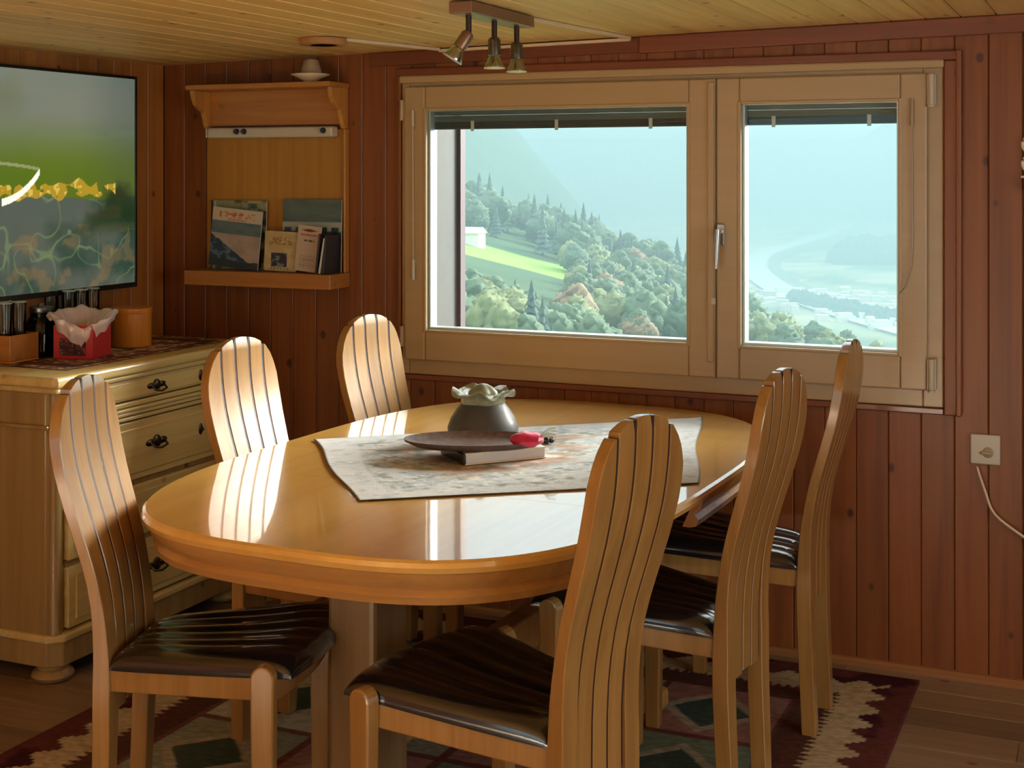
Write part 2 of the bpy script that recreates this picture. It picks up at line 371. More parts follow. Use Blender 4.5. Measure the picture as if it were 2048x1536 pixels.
MB().box(WX0-.015, WX1+.05, -.022, -.001, WZ1+.001, WZ1+.03).build('casing_board', M['trim_pine'], wt, bevel=.004)
MB().box(WX1+.001, WX1+.05, -.022, -.001, WZ0-.02, WZ1+.0005).build('casing_board', M['wall_pine'], wt, bevel=.004)
MB().box(WX1+.036, WX1+.052, -.032, -.0225, WZ0-.02, WZ1+.03).build('casing_bead', M['wall_pine'], wt, bevel=.004)
MB().box(WX0-.015, WX0-.001, -.018, -.001, WZ0-.02, WZ1+.0005).build('casing_board', M['wall_pine'], wt, bevel=.003)
MB().box(WX0, WX1+.0005, -.016, -.001, WZ0-.02, WZ0-.001).build('casing_board', M['trim_pine'], wt, bevel=.003)

# ------------------------------------------------------------------ window
win = empty('window_1', (0, 0, 0), kind='structure')
def rectframe(b, x0, x1, z0, z1, l, r, bt, tp, y0, y1):
    b.box(x0, x0+l, y0, y1, z0, z1).box(x1-r, x1, y0, y1, z0, z1).box(x0+l, x1-r, y0, y1, z0, z0+bt).box(x0+l, x1-r, y0, y1, z1-tp, z1); return b
M['frame_z'] = wood('frame_z', (.50, .36, .19), (.44, .31, .155), 'z', .38, coat=.4, knots=0, var=.02, coatr=.2, grain=.5)
fr = MB(); rectframe(fr, WX0, WX1, WZ0, WZ1, .03, .06, .058, .045, -.012, .05)
fr.build('window_frame', M['frame'], win, bevel=.004)
MB().box(WX0-.002, WX1+.002, -.03, -.0125, WZ1-.022, WZ1+.004).build('head_bead', M['frame'], win, bevel=.006)
XM = 2.157
sashes = ((WX0+.022, XM-.0015, 1.128, 2.068), (XM+.0015, WX1-.045, 2.232, 2.722))
SZ0, SZ1, GZ0, GZ1 = WZ0+.052, WZ1-.036, .955, 1.717
for i, (a, b_, g0, g1) in enumerate(sashes):
    s = MB(); rectframe(s, a, b_, SZ0, SZ1, g0-a, b_-g1, GZ0-SZ0, SZ1-GZ1, -.035, .03)
    so = s.build('sash', M['frame'], win, bevel=.005)
    q = MB(); rectframe(q, g0-.006, g1+.006, GZ0-.006, GZ1+.006, .012, .012, .010, .010, -.0385, -.02)
    q.build('glazing_bead', M['frame_z'], so, bevel=.003)
    q = MB(); rectframe(q, g0+.002, g1-.002, GZ0+.002, GZ1-.002, .012, .010, .010, .004, -.018, .03)
    q.build('spacer', M['alu'], so)
    MB().box(g0, g1, .006, .010, GZ0, GZ1).build('pane', M['glass'], so)
    # raised blind between the panes
    st = MB(); 
    st.box(g0+.014, g1-.012, .014, .029, GZ1-.020, GZ1-.005); st.build('blind_headrail', M['blind'], so)
    for j in range(9):
        MB().box(g0+.014, g1-.012, .013, .030, GZ1-.0250-j*.0042, GZ1-.0212-j*.0042).build('blind_slat', M['blind' if j < 5 else 'blind_dark'], so)
    MB().box(g0+.014, g1-.012, .012, .031, GZ1-.068, GZ1-.0585).build('blind_bottom_rail', M['blind_dark'], so, bevel=.002)
    for fx in ((.17, .5, .85) if i == 0 else (.2, .8)):
        x = g0+fx*(g1-g0)
        MB().box(x-.006, x+.006, .0105, .0125, GZ1-.075, GZ1-.04).build('blind_clip', M['clip'], so)
MB().box(XM-.003, XM+.003, -.030, -.026, SZ0, SZ1).build('meeting_gap', M['gasket'], win)
MB().box(XM-.026, XM-.004, -.044, -.0355, SZ0+.05, SZ1-.01).build('cover_strip', M['frame_z'], win, bevel=.004)
h = MB(); h.box(XM+.004, XM+.030, -.044, -.0355, 1.27, 1.34); ho = h.build('handle_plate', M['steel'], win, bevel=.006)
h = MB(); h.tube([(XM+.017, -.044, 1.315), (XM+.017, -.075, 1.315)], .009, 12); h.tube([(XM+.017, -.075, 1.322), (XM+.015, -.078, 1.27), (XM+.012, -.076, 1.20)], .008, 12, rs=[.010, .009, .007])
h.build('handle_lever', M['steel'], win, smooth=True)
MB().box(XM-.012, XM+.003, -.048, -.0445, 1.085, 1.105).build('catch', M['white_plastic'], win, bevel=.003)
for z in (SZ1-.05, SZ0+.05):
    hb = MB(); hb.tube([(WX1-.032, -.042, z-.045), (WX1-.032, -.042, z+.045)], .009, 14); hb.tube([(WX1-.032, -.042, z-.052), (WX1-.032, -.042, z-.046)], .011, 14)
    hb.box(WX1-.045, WX1-.02, -.036, -.0125, z-.045, z+.045); hb.build('hinge', M['white_plastic'], win, smooth=True)
for z in (SZ1-.08, SZ0+.08):
    hb = MB(); hb.tube([(WX0+.012, -.036, z-.035), (WX0+.012, -.036, z+.035)], .007, 12); hb.box(WX0+.008, WX0+.022, -.034, -.0125, z-.03, z+.03); hb.build('hinge', M['frame_z'], win, smooth=True)
cw = MB(); cw.tube([(1.085, -.042, 1.715), (1.087, -.046, 1.66)], .005, 8); cw.tube([(1.087, -.046, 1.66), (1.088, -.044, 1.2)], .0022, 6); cw.tube([(1.088, -.044, 1.2), (1.089, -.045, 1.13)], .006, 10)
cw.build('blind_wand', M['white_plastic'], win, smooth=True)
cw = MB(); cw.tube([(2.757, -.040, 1.72), (2.757, -.046, 1.64)], .006, 8); cw.tube([(2.757, -.044, 1.64), (2.759, -.043, 1.3), (2.755, -.046, 1.22), (2.735, -.048, 1.155), (2.722, -.046, 1.14)], .0022, 6)
cw.build('blind_cord', M['taupe'], win, smooth=True)
# reveal outside with plaster jambs and sill
sill = MB().box(WX0-.02, WX1+.02, .051, T+.06, .86, .885).build('window_sill', M['reveal'], win, bevel=.004)
jm = MB().box(1.105, 1.118, .051, T+.02, .885, 1.79).build('jamb_board', M['reveal'], win)
jm = MB().box(1.085, 1.132, T+.021, T+.06, .885, 1.79).build('guide_rail', principled('guide', (.10, .07, .085), .6), win)

# ------------------------------------------------------------------ helpers for placing chairs
BP = [(0, -.012), (.3, 0), (.47, 0), (.56, -.006), (.62, -.016), (.68, -.031), (.74, -.050), (.80, -.068), (.86, -.084), (.92, -.094), (.98, -.099), (1.05, -.100)]
HWP = [(0, .122), (.34, .134), (.46, .132), (.6, .136), (.75, .149), (.88, .156), (.93, .152), (.965, .141), (.99, .126), (1.01, .108), (1.025, .086), (1.035, .062), (1.041, .036), (1.044, .0)]
def itp(tab, z):
    if z <= tab[0][0]: return tab[0][1]
    for (a, b), (c, d) in zip(tab, tab[1:]):
        if z <= c: t = (z-a)/(c-a); return b+(d-b)*t
    return tab[-1][1]
def bx(z): return itp(BP, z)
ZS = [.34, .4, .46, .52, .57, .62, .66, .70, .74, .78, .82, .86, .90, .93, .955, .97, .98, .99, .997, 1.004, 1.010, 1.015, 1.020, 1.0245, 1.0285, 1.032, 1.035, 1.0375, 1.040, 1.042, 1.0435]
def smoothx(z):
    return sum(bx(z+d)*wt_ for d, wt_ in ((-.04, .2), (-.02, .2), (0, .2), (.02, .2), (.04, .2)))
def slat_rings(a, b, z0, th, legs=False):
    rings = []
    zs = [z for z in ZS if z > z0]
    if legs: zs = [0.0, .08, .16, .24, .30]+[.34]+zs
    else: zs = [z0]+zs
    for z in zs:
        s = itp(HWP, min(z, .9))/.156; hw = itp(HWP, z)
        lo, hi = a*s, b*s; t = th
        if legs and z < .34:
            f = z/.34; s34 = itp(HWP, .34)/.156
            if a > 0: lo = .084+(a*s34-.084)*f; hi = .122+(.134-.122)*f
            else: hi = -(.084+(-b*s34-.084)*f); lo = -(.122+(.134-.122)*f)
        lo = max(lo, -hw); hi = min(hi, hw)
        if legs: t = th+.012*max(0, min(1, (.6-z)/.2))
        if hi-lo < .0015: break
        x = smoothx(z); c = min(.0018, (hi-lo)*.3); xf, xb = x+t/2, x-t/2
        if z > 1.015: k_ = (1.046-z)/.031; sh = .45+.55*math.sqrt(max(k_, 0)); xf = x+t/2*sh; xb = x-t/2*sh
        rings.append([(xb+c, lo, z), (xb, lo+c, z), (xb, hi-c, z), (xb+c, hi, z), (xf-c, hi, z), (xf, hi-c, z), (xf, lo+c, z), (xf-c, lo, z)])
    return rings
G = [-.156, -.0925, -.031, .031, .0925, .156]; gp = .0040
def make_chair(loc, rz, label, group):
    t = empty('dining_chair', loc, rz, label, 'chair', group)
    MB().loft(slat_rings(G[0]-.01, G[1]-gp, .34, .026, True)).build('rear_leg', M['chair_wood'], t, smooth=True, ang=28)
    MB().loft(slat_rings(G[4]+gp, G[5]+.01, .34, .026, True)).build('rear_leg', M['chair_wood'], t, smooth=True, ang=28)
    for i in (1, 2, 3):
        MB().loft(slat_rings(G[i]+gp, G[i+1]-gp, .34 if i == 2 else .335, .026)).build('slat', M['chair_wood'], t, smooth=True, ang=28)
    for i in (1, 2, 3, 4):
        rg = []
        for z in [.345]+ZS[1:]:
            s = itp(HWP, min(z, .9))/.156; yc = G[i]*s
            if abs(yc)+.0045 > itp(HWP, z): break
            x = smoothx(z); rg.append([(x-.0112, yc-.0045, z), (x-.0112, yc+.0045, z), (x+.0112, yc+.0045, z), (x+.0112, yc-.0045, z)])
        MB().loft(rg).build('inlay_strip', M['inlay'], t)
    # cushion
    nu, nv = 22, 40; rings = []
    def hwid(u): return .128+(.222-.128)*(u**.85)
    X0, LX = .016, .425
    top = []; 
    for i in range(nu+1):
        u = i/nu; row = []
        for j in range(nv+1):
            v = -1+2*j/nv
            vv = math.sin(v*PI/2*.97)/math.sin(PI/2*.97)
            uu = .5-.5*math.cos(u*PI)
            eu = 1-abs(2*uu-1)**7; ev = 1-abs(vv)**7
            e = (max(eu, 0)*max(ev, 0))**.45
            yy = hwid(uu)*vv
            xx = X0+LX*uu+.035*uu*(1-vv*vv)
            rib = 0
            if abs(vv) < .70 : rib = -.009*max(0, 1-abs(((vv/.28+.5) % 1)-.5)*5)*min(1, eu*1.3)
            dish = -.010*math.sin(PI*uu)*(1-vv*vv)+.004*uu-.03*max(0, uu-.80)**1.2*(1-.3*vv*vv)
            row.append((xx, yy, .444+.033*(xx-X0)/LX+(.040+rib+dish)*e))
        top.append(row)
    b = MB(); n1 = nv+1; vs = [p for r in top for p in r]+[(p[0], p[1], .438+.033*(p[0]-X0)/LX) for r in top for p in r]; o2 = (nu+1)*n1; fs = []
    for i in range(nu):
        for j in range(nv):
            q = i*n1+j; fs.append((q, q+n1, q+n1+1, q+1)); fs.append((o2+q, o2+q+1, o2+q+n1+1, o2+q+n1))
    for i in range(nu):
        for j in (0, nv): q = i*n1+j; fs.append((q, q+n1, o2+q+n1, o2+q))
    for j in range(nv):
        for i in (0, nu): q = i*n1+j; fs.append((q, q+1, o2+q+1, o2+q))
    b.add(vs, fs); b.build('seat_cushion', M['leather'], t, smooth=True, ang=60)
    # rails
    def rail(p, q, th, z0, z1, nm='rail', seg=1, bow=0.):
        p = Vector(p); q = Vector(q); rg = []
        n = Vector((-(q-p).y, (q-p).x)).normalized()*th/2
        for k_ in range(seg+1):
            f = k_/seg; c = p+(q-p)*f+Vector((bow*math.sin(PI*f), 0)); ti = -.0085+.078*c.x; rg.append([(c.x-n.x, c.y-n.y, z0+ti), (c.x+n.x, c.y+n.y, z0+ti), (c.x+n.x, c.y+n.y, z1+ti), (c.x-n.x, c.y-n.y, z1+ti)])
        MB().loft(rg).build(nm, M['chair_wood'], t, bevel=.003)
    for sg in (-1, 1):
        rail((.01, sg*.112), (.385, sg*.200), .022, .398, .4455, 'side_rail')
        b = MB(); hx = .025; pr = []
        cx = .385
        for k_ in range(9):
            a = PI*k_/8; pr.append((cx+hx*math.cos(a), .474+hx*math.sin(a)))
        pr += [(cx-.019, 0), (cx+.019, 0)]
        y0, y1 = sorted((sg*.207, sg*.241)); b.prism(pr, y0, y1, 'y'); b.build('front_leg', M['chair_wood'], t, bevel=.004)
    rail((.395, -.205), (.395, .205), .022, .398, .4455, 'front_rail', 8, .035)
    rail((.024, -.11), (.024, .11), .020, .398, .4455, 'rear_rail')
    return t
def chair_from(t, loc, rz, label, group):
    c = copy_tree(t); c.location = loc; c.rotation_euler = (0, 0, rz); c['label'] = label; c['group'] = group; return c
GL, GR = 'dining chairs along the left of the table', 'dining chairs along the right of the table'
ch = make_chair((1.312, -1.838, .006), math.radians(16.5), 'light wood dining chair in front of the chest, its whole black leather seat showing', GL)
chair_from(ch, (1.212, -1.125, .006), math.radians(-3), 'light wood dining chair half hidden by the table, right of the chest of drawers', GL)
chair_from(ch, (1.232, -.455, .006), math.radians(-8), 'light wood dining chair tucked behind the table, nearest the magazine shelf', GL)
chair_from(ch, (2.415, -1.835, .006), math.radians(167), 'wooden dining chair seen from behind, its back covering part of the tablecloth', GR)
chair_from(ch, (2.517, -1.12, .006), math.radians(173), 'middle one of the three chairs right of the table, forked rear legs below its back', GR)
chair_from(ch, (2.558, -.495, .006), math.radians(180), 'wooden dining chair seen edge-on under the narrow window sash, nearest the window wall', GR)

# ------------------------------------------------------------------ table
TC = Vector((1.826, -1.0246)); TA, TB, TN = .617, .957, 3.1; TZ = .757
def sup(a, b, n, k, N): 
    t = 2*PI*k/N; c, s = math.cos(t), math.sin(t)
    return (math.copysign(abs(c)**(2/n), c)*a, math.copysign(abs(s)**(2/n), s)*b)
table = empty('dining_table', (TC.x, TC.y, 0), -.0344, 'long oval beech dining table with glossy top, set under the window', 'table')
def yclip(poly, lo, hi):
    def clip(ps, val, keep_gt):
        out = []
        for p, q in zip(ps, ps[1:]+ps[:1]):
            ip = (p[1] >= val) if keep_gt else (p[1] <= val); iq = (q[1] >= val) if keep_gt else (q[1] <= val)
            if ip: out.append(p)
            if ip != iq: f = (val-p[1])/(q[1]-p[1]); out.append((p[0]+(q[0]-p[0])*f, val))
        return out
    return clip(clip(poly, lo, True), hi, False)
NN = 128
S1, S2 = -.375, -.085
for lo, hi, nm in ((-2, S1-.0005, 'tabletop_half'), (S1+.0005, S2-.0005, 'tabletop_leaf'), (S2+.0005, 2, 'tabletop_half')):
    b = MB()
    prof = [(.012, -.030), (.003, -.025), (0, -.014), (.003, -.005), (.009, 0)]
    rings = []
    for ins, dz in prof:
        rings.append([(x, y, TZ+dz) for x, y in yclip([sup(TA-ins, TB-ins, TN, k, NN) for k in range(NN)], lo, hi)])
    n0 = min(len(r) for r in rings)
    if all(len(r) == n0 for r in rings): b.loft(rings)
    else: b.prism([(p[0], p[1]) for p in rings[0]], TZ-.03, TZ)
    b.build(nm, M['beech'], table, smooth=True, ang=25)
for lo, hi in ((-2, S1-.002), (S2+.002, 2)):
    b = MB(); prof = [(.045, -.098), (.030, -.094), (.024, -.078), (.034, -.066), (.018, -.052), (.013, -.0305)]
    def strip(ins):
        ps = [p for p in [sup(TA-ins, TB-ins, TN, k, NN) for k in range(NN)]]
        q = yclip(ps, lo, hi)
        # rotate so that the open (seam) side is at the ends
        seam = S1-.002 if lo < -1 else S2+.002
        on = [i for i, p in enumerate(q) if abs(p[1]-seam) < 1e-6]
        i0 = max(on) if not (0 in on and len(q)-1 in on) else 0
        r = q[i0:]+q[:i0]
        if abs(r[1][1]-seam) < 1e-6: r = r[1:]+r[:1]
        return r
    S_ = [strip(i) for i, _ in prof]; n0 = min(map(len, S_))
    S_ = [s[:n0] for s in S_]
    outer = [[(x, y, TZ+dz) for x, y in s] for s, (_, dz) in zip(S_, prof)]
    inner = [[(x*.965, y*.975, TZ+dz) for x, y in s] for s, (_, dz) in zip([S_[-1], S_[0]], [prof[-1], prof[0]])]
    b.loft(outer+inner+[outer[0]], cap=False, close=False)
    m_ = n0; b.f += [tuple(i*m_ for i in range(8)), tuple(i*m_+m_-1 for i in range(8))[::-1]]
    b.build('apron', M['beech_dark'], table, smooth=True, ang=40)
for y0 in (-.60, .42):
    MB().box(-.060, .060, y0-.075, y0+.075, .066, .68).build('column', M['column'], table, bevel=.012)
    MB().box(-.33, .33, y0-.05, y0+.05, .007, .065).build('foot', M['beech_dark'], table, bevel=.015)
MB().box(-.035, .035, -.508, .328, .20, .30).build('stretcher', M['beech_dark'], table, bevel=.008)
for sx in (-1, 1):
    MB().box(sx*.36-.02, sx*.36+.02, -.78, .78, .681, .722).build('slide_rail', M['beech_dark'], table, bevel=.003)
MB().box(-.5, .5, -.66, -.54, .6801, .7265).build('bearer', M['beech_dark'], table); MB().box(-.5, .5, .36, .48, .6801, .7265).build('bearer', M['beech_dark'], table)

# table cloth
Q = [np.array(p) for p in ((1.272, -1.000), (1.752, -1.585), (2.405, -1.105), (2.16, -.225))]
def cloth_fn(u, v):
    n = fbm(u*9, v*9, 5); f = fbm(u*70, v*70, 3); g = fbm(u*26+5, v*26, 4)
    c = C3(u, 205, 214, 216)
    c = mixc(c, C3(u, 165, 182, 192), sst(.42, .62, g)*.7)
    c = mixc(c, C3(u, 236, 236, 230), sst(.5, .62, f)*.8)
    r2 = np.sqrt(((u-.42)/.35)**2+((v-.45)/.30)**2)
    c = mixc(c, C3(u, 178, 138, 110), (1-sst(.6, 1.0, r2+(n-.5)*.9))*.75*sst(.35, .6, fbm(u*50, v*22, 3)+.1))
    c = mixc(c, C3(u, 130, 140, 130), sst(.56, .66, fbm(u*34+9, v*34, 4))*.7)
    e = np.minimum(np.minimum(u, 1-u), np.minimum(v, 1-v))
    c = mixc(c, C3(u, 222, 228, 232), (e < .09)*(.4+.5*vn(u*90, v*90)))
    c = mixc(c, C3(u, 70, 85, 95), (e < .006)*.8)
    return c
nxc = 150
def cb(uu, vv):
    P = ((1-uu)*(1-vv))[..., None]*Q[0]+(uu*(1-vv))[..., None]*Q[1]+(uu*vv)[..., None]*Q[2]+((1-uu)*vv)[..., None]*Q[3]
    wob = np.stack([.010*np.sin(vv*9)*(uu < .02)+.012*np.sin(uu*8+1), .012*np.sin(uu*7)], -1)
    z = TZ+.0025+.0012*fbm(uu*14, vv*14, 3)
    return np.concatenate([P+wob*.6, z[..., None]], -1)
cl = picture('tablecloth', (0, 0, 0), (0, 0, 0), (0, 0, 0), nxc, nxc, cloth_fn, M['cloth'], bulge=cb)
sd = cl.modifiers.new('sol', 'SOLIDIFY'); sd.thickness = .0012; sd.offset = 1
tag(cl, 'pale blue-grey mottled tablecloth laid askew across the middle of the dining table', 'tablecloth')

# pot on the table
def PT(px, d, z): q = CAM+DV*d+RV*((px-1024)/2800*d); return (q.x, q.y, z)
pot = empty('ceramic_pot', PT(966, 3.895, TZ+.006), 0, 'dark grey pot with a ruffled olive collar, standing on the tablecloth', 'pot')
pot.scale = (1, 1, 1)
MB().lathe([(.03, 0), (.085, .001), (.097, .012), (.099, .030), (.090, .055), (.074, .080), (.062, .094), (.056, .102), (.050, .104), (.050, .098), (.058, .088), (.07, .06), (.07, .02), (0, .012)], 48).build('body', M['pot'], pot, smooth=True, ang=70)
def ruf(r, z, a):
    k_ = max(0, (r-.055)/.03); return (r*(1+.10*k_*math.sin(5*a+.6)), z+.010*k_*math.sin(5*a+2.0)+.004*k_*math.sin(9*a))
MB().lathe([(.048, .092), (.058, .094), (.062, .102), (.060, .112), (.066, .118), (.078, .122), (.084, .125), (.083, .130), (.074, .129), (.060, .127), (.050, .124), (.044, .110), (.040, .098)], 72, f=ruf).build('collar', M['ruffle'], pot, smooth=True, ang=80)
kn = MB().lathe([(0, .100), (.030, .102), (.040, .112), (.036, .128), (.022, .142), (.010, .149), (0, .150)], 32, f=lambda r, z, a: (r*(1+.12*math.sin(4*a)), z)).build('lid', M['ruffle'], pot, smooth=True, ang=80)
# book under tray
_c = Vector(PT(924, 3.52, TZ+.006)); _a = math.radians(48)
book = empty('book', _c+Vector((.117*math.cos(_a)-.078*math.sin(_a), .117*math.sin(_a)+.078*math.cos(_a), 0)), _a, 'closed book with pale page edges and a black spine, lying under the brown tray', 'book')
bk = MB().box(-.105, .115, -.075, .075, .003, .026).build('pages', M['pages'], book)
MB().box(-.108, .117, -.078, .078, .0, .0028).box(-.108, .117, -.078, .078, .0262, .029).build('cover', M['cream'], book)
MB().box(-.114, -.1055, -.078, .078, .0, .029).build('spine', M['black'], book, bevel=.003)
tray = empty('oval_tray', PT(948, 3.63, TZ+.0365), math.radians(23.5), 'flat brown patterned oval tray resting on the book in front of the pot', 'tray')
def ov(r, z, a): return (r*(1 if True else 1), z)
b = MB(); rings = []
for rr, zz in ((.0, .002), (.10, .002), (.150, .006), (.175, .016), (.182, .018), (.180, .012), (.155, .0), (.10, -.0005), (0, -.0005)):
    rings.append([(max(rr, .001)*math.cos(2*PI*k/56), max(rr, .001)*.58*math.sin(2*PI*k/56), zz) for k in range(56)])
b.loft(rings); b.build('dish', M['tray'], tray, smooth=True, ang=60)
wr_ = empty('foil_wrapper', PT(1054, 3.58, TZ+.051), .3, 'crumpled magenta foil wrapper on the right end of the brown tray', 'wrapper')
b = MB(); rg = []
for i in range(9):
    f = i/8; w_ = .012+.024*math.sin(PI*f)**.6
    rg.append([((f-.5)*.085, w_*math.cos(2*PI*k/14)*(1+.25*R.random()), .010+w_*.42*math.sin(2*PI*k/14)*(1+.5*R.random())) for k in range(14)])
b.loft(rg).build('wrap', M['magenta'], wr_, smooth=True, ang=30)
b = MB(); 
for k in range(5):
    a = k*1.2; b.tube([(.03, 0, .015), (.055, .012*math.sin(a), .028+.010*math.cos(a)), (.074, .016*math.sin(a), .024+.016*math.cos(a))], .0016, 5)
b.build('twisted_end', M['clip'], wr_, smooth=True)
bd = empty('bead_string', PT(1092, 3.80, TZ+.006), .2, 'short string of black beads beside the magenta wrapper', 'beads')
for k, (x, y, s_) in enumerate(((0, 0, .010), (.012, .014, .009), (.003, .026, .008), (-.012, .012, .008))):
    MB().lathe([(s_*math.sin(PI*i/8)+1e-6, s_-s_*math.cos(PI*i/8)) for i in range(9)], 14, c=(x, y, 0)).build('bead', M['black'], bd, smooth=True, ang=80)

# ------------------------------------------------------------------ rug
RX0, RX1, RY0, RY1 = .69, 2.785, -3.05, -.075
def rug_fn(u, v):
    W, Hh = RX1-RX0, RY1-RY0; x = u*W; y = v*Hh
    dl = np.minimum(x, W-x); db = np.minimum(y, Hh-y)
    side = dl < db; d = np.where(side, dl, db); s = np.where(side, y, x)
    mar, crm = C3(u, 104, 58, 54), C3(u, 196, 180, 146)
    tri = np.abs(((s/.105) % 1)-.5)*2; tri2 = np.abs(((s/.028) % 1)-.5)*2
    q = np.floor(tri*4)/4
    c = mar.copy()
    c = mixc(c, C3(u, 70, 32, 42), sst(.5, .6, fbm(x*8, y*8)))
    band = (d > .075+.055*q) & (d < .185+.03*tri2)
    c = mixc(c, crm, band*1.)
    inner = d > .185+.03*tri2
    c = np.where(inner[..., None], C3(u, 96, 62, 54), c)
    fld = d > .30
    cx = np.floor((x-.30)/.37); cy = np.floor((y-.30)/.40)
    fx = ((x-.30)/.37) % 1; fy = ((y-.30)/.40) % 1
    kind = (cx*3+cy*5) % 4
    cols = [np.array(q_, float) for q_ in ((186, 186, 164), (118, 134, 114), (160, 116, 104), (150, 154, 134))]
    cc = np.zeros(u.shape+(3,))
    for i, q_ in enumerate(cols): cc = np.where((kind == i)[..., None], q_, cc)
    dia = np.abs(fx-.5)+np.abs(fy-.5); st = np.floor(dia*10)/10
    cc = mixc(cc, C3(u, 70, 88, 78), (st < .25)*1.)
    cc = mixc(cc, C3(u, 176, 168, 146), ((st >= .25) & (st < .36))*.8)
    cc = mixc(cc, C3(u, 110, 58, 56), ((fx < .06) | (fy < .06))*.8)
    c = np.where(fld[..., None], cc, c)
    n = fbm(x*60, y*140, 2); c = c*(.78+.44*n)[..., None]
    return np.clip(c, 0, 255)
rug = picture('rug', (RX0, RY0, .005), (RX1-RX0, 0, 0), (0, RY1-RY0, 0), 330, 460, rug_fn, M['rug'])
sd = rug.modifiers.new('sol', 'SOLIDIFY'); sd.thickness = .005; sd.offset = -1
tag(rug, 'woven rug with maroon and cream zigzag border spread under the dining table', 'rug')

# ------------------------------------------------------------------ chest of drawers
CY0, CY1, CH = -1.15, -.15, .905
ct = empty('chest_of_drawers', (0, 0, 0), 0, 'pale pine four-drawer chest with dark metal fittings against the left wall', 'chest')
XF = .475
MB().prism([(.004, CY0), (.502, CY0-.012+.0), (.512, CY0+.0), (.512, CY1), (.004, CY1)], .872, CH, 'z').build('top', M['chest_pine'], ct, bevel=.010, seg=3)
MB().box(.006, .494, CY0+.012, CY1-.012, .853, .8715).build('top_moulding', M['chest_pine'], ct, bevel=.008)
c0, c1 = CY0+.03, CY1-.03
MB().prism([(.008, c0), (.435, c0), (.462, c0+.027), (.462, c0+.05), (.008, c0+.05)], .10, .8525, 'z').build('side_panel', M['chest_pine_shaded'], ct, bevel=.003)
MB().prism([(.008, c1-.05), (.462, c1-.05), (.462, c1-.027), (.435, c1), (.008, c1)], .10, .8525, 'z').build('side_panel', M['chest_pine_shaded'], ct, bevel=.003)
MB().box(.008, .43, c0+.0505, c1-.0505, .10, .8525).build('carcass', M['plinth_dark'], ct)
MB().box(.008, .452, c0-.012, c0-.0005, .745, .757).build('side_moulding', M['chest_pine_shaded'], ct, bevel=.004)
# corner columns
for yy in (c0+.022, c1-.022):
    MB().lathe([(.020, .14), (.020, .15), (.016, .16), (.016, .70), (.020, .715), (.021, .75), (.016, .76), (.016, .852)], 20, c=(.452, yy, 0)).build('corner_column', M['chest_pine_shaded'], ct, smooth=True)
dy0, dy1 = c0+.055, c1-.055
YH = (-.662, .235)
def escutcheon(par, y, z, s=1.):
    b = MB()
    b.lathe([(.001, .006), (.016*s, .005), (.019*s, .001), (.019*s, 0)], 20, M=Matrix.Translation((XF+.006, y, z)) @ Matrix.Rotation(PI/2, 4, 'Y'))
    for sg in (-1, 1):
        b.lathe([(.001, .005), (.010*s, .004), (.014*s, 0)], 16, M=Matrix.Translation((XF+.006, y+sg*.027*s, z)) @ Matrix.Rotation(PI/2, 4, 'Y') @ Matrix.Diagonal((.7, 1.5, 1, 1)))
    b.tube([(XF+.007, y-.030*s, z+.004), (XF+.026, y-.028*s, z-.012), (XF+.028, y, z-.018), (XF+.026, y+.028*s, z-.012), (XF+.007, y+.030*s, z+.004)], .0035, 8)
    b.build('drawer_pull', M['bronze'], par, smooth=True, ang=50)
def keyplate(par, y, z):
    b = MB(); b.lathe([(.001, .005), (.009, .004), (.013, 0)], 16, M=Matrix.Translation((XF+.006, y, z)) @ Matrix.Rotation(PI/2, 4, 'Y') @ Matrix.Diagonal((1.5, .9, 1, 1)))
    b.lathe([(.001, .012), (.005, .010), (.006, 0)], 10, M=Matrix.Translation((XF+.008, y, z)) @ Matrix.Rotation(PI/2, 4, 'Y'))
    b.build('keyhole_plate', M['bronze'], par, smooth=True, ang=50)
for i, (z0, z1) in enumerate(((.150, .330), (.350, .512), (.530, .716), (.784, .850))):
    dr = MB().box(.44, XF, dy0, dy1, z0, z1).build('drawer', M['chest_pine'], ct, bevel=.004)
    if i < 3:
        MB().box(XF, XF+.006, dy0+.028, dy1-.028, z0+.022, z1-.022).build('drawer_field', M['chest_pine'], dr, bevel=.005)
    else:
        MB().box(XF, XF+.006, dy0+.02, dy1-.02, z0+.008, z1-.008).build('drawer_field', M['chest_pine'], dr, bevel=.003)
    zc = (z0+z1)/2+.012*(i == 2)
    escutcheon(dr, YH[0], zc, 1.15 if i < 3 else 1.0)
    for sg in (-1, 1): keyplate(dr, YH[0]+sg*YH[1], zc)
for z0, z1, xo in ((.722, .734, .484), (.736, .748, .478), (.750, .762, .486), (.764, .780, .479)):
    MB().box(.43, xo, dy0, dy1, z0, z1).build('moulding', M['chest_pine'], ct, bevel=.004)
for z0, z1 in ((.332, .348), (.514, .528)):
    MB().box(.43, .462, dy0-.0, dy1, z0, z1).build('drawer_rail', M['chest_pine_shaded'], ct)
MB().prism([(.008, c0-.012), (.448, c0-.012), (.488, c0+.026), (.488, c1-.026), (.448, c1+.012), (.008, c1+.012)], .118, .142, 'z').build('plinth_moulding', M['chest_pine'], ct, bevel=.007, seg=3)
MB().prism([(.008, c0-.004), (.442, c0-.004), (.478, c0+.03), (.478, c1-.03), (.442, c1+.004), (.008, c1+.004)], .046, .1175, 'z').build('plinth', M['chest_pine_shaded'], ct, bevel=.004)
for fx in (.06, .425):
    for fy in (c0+.045, c1-.045):
        MB().lathe([(.040, 0), (.056, .004), (.062, .016), (.056, .028), (.046, .034), (.048, .040), (.044, .0458)], 28, c=(fx, fy, .0)).build('bun_foot', M['chest_pine_shaded'], ct, smooth=True, ang=50)

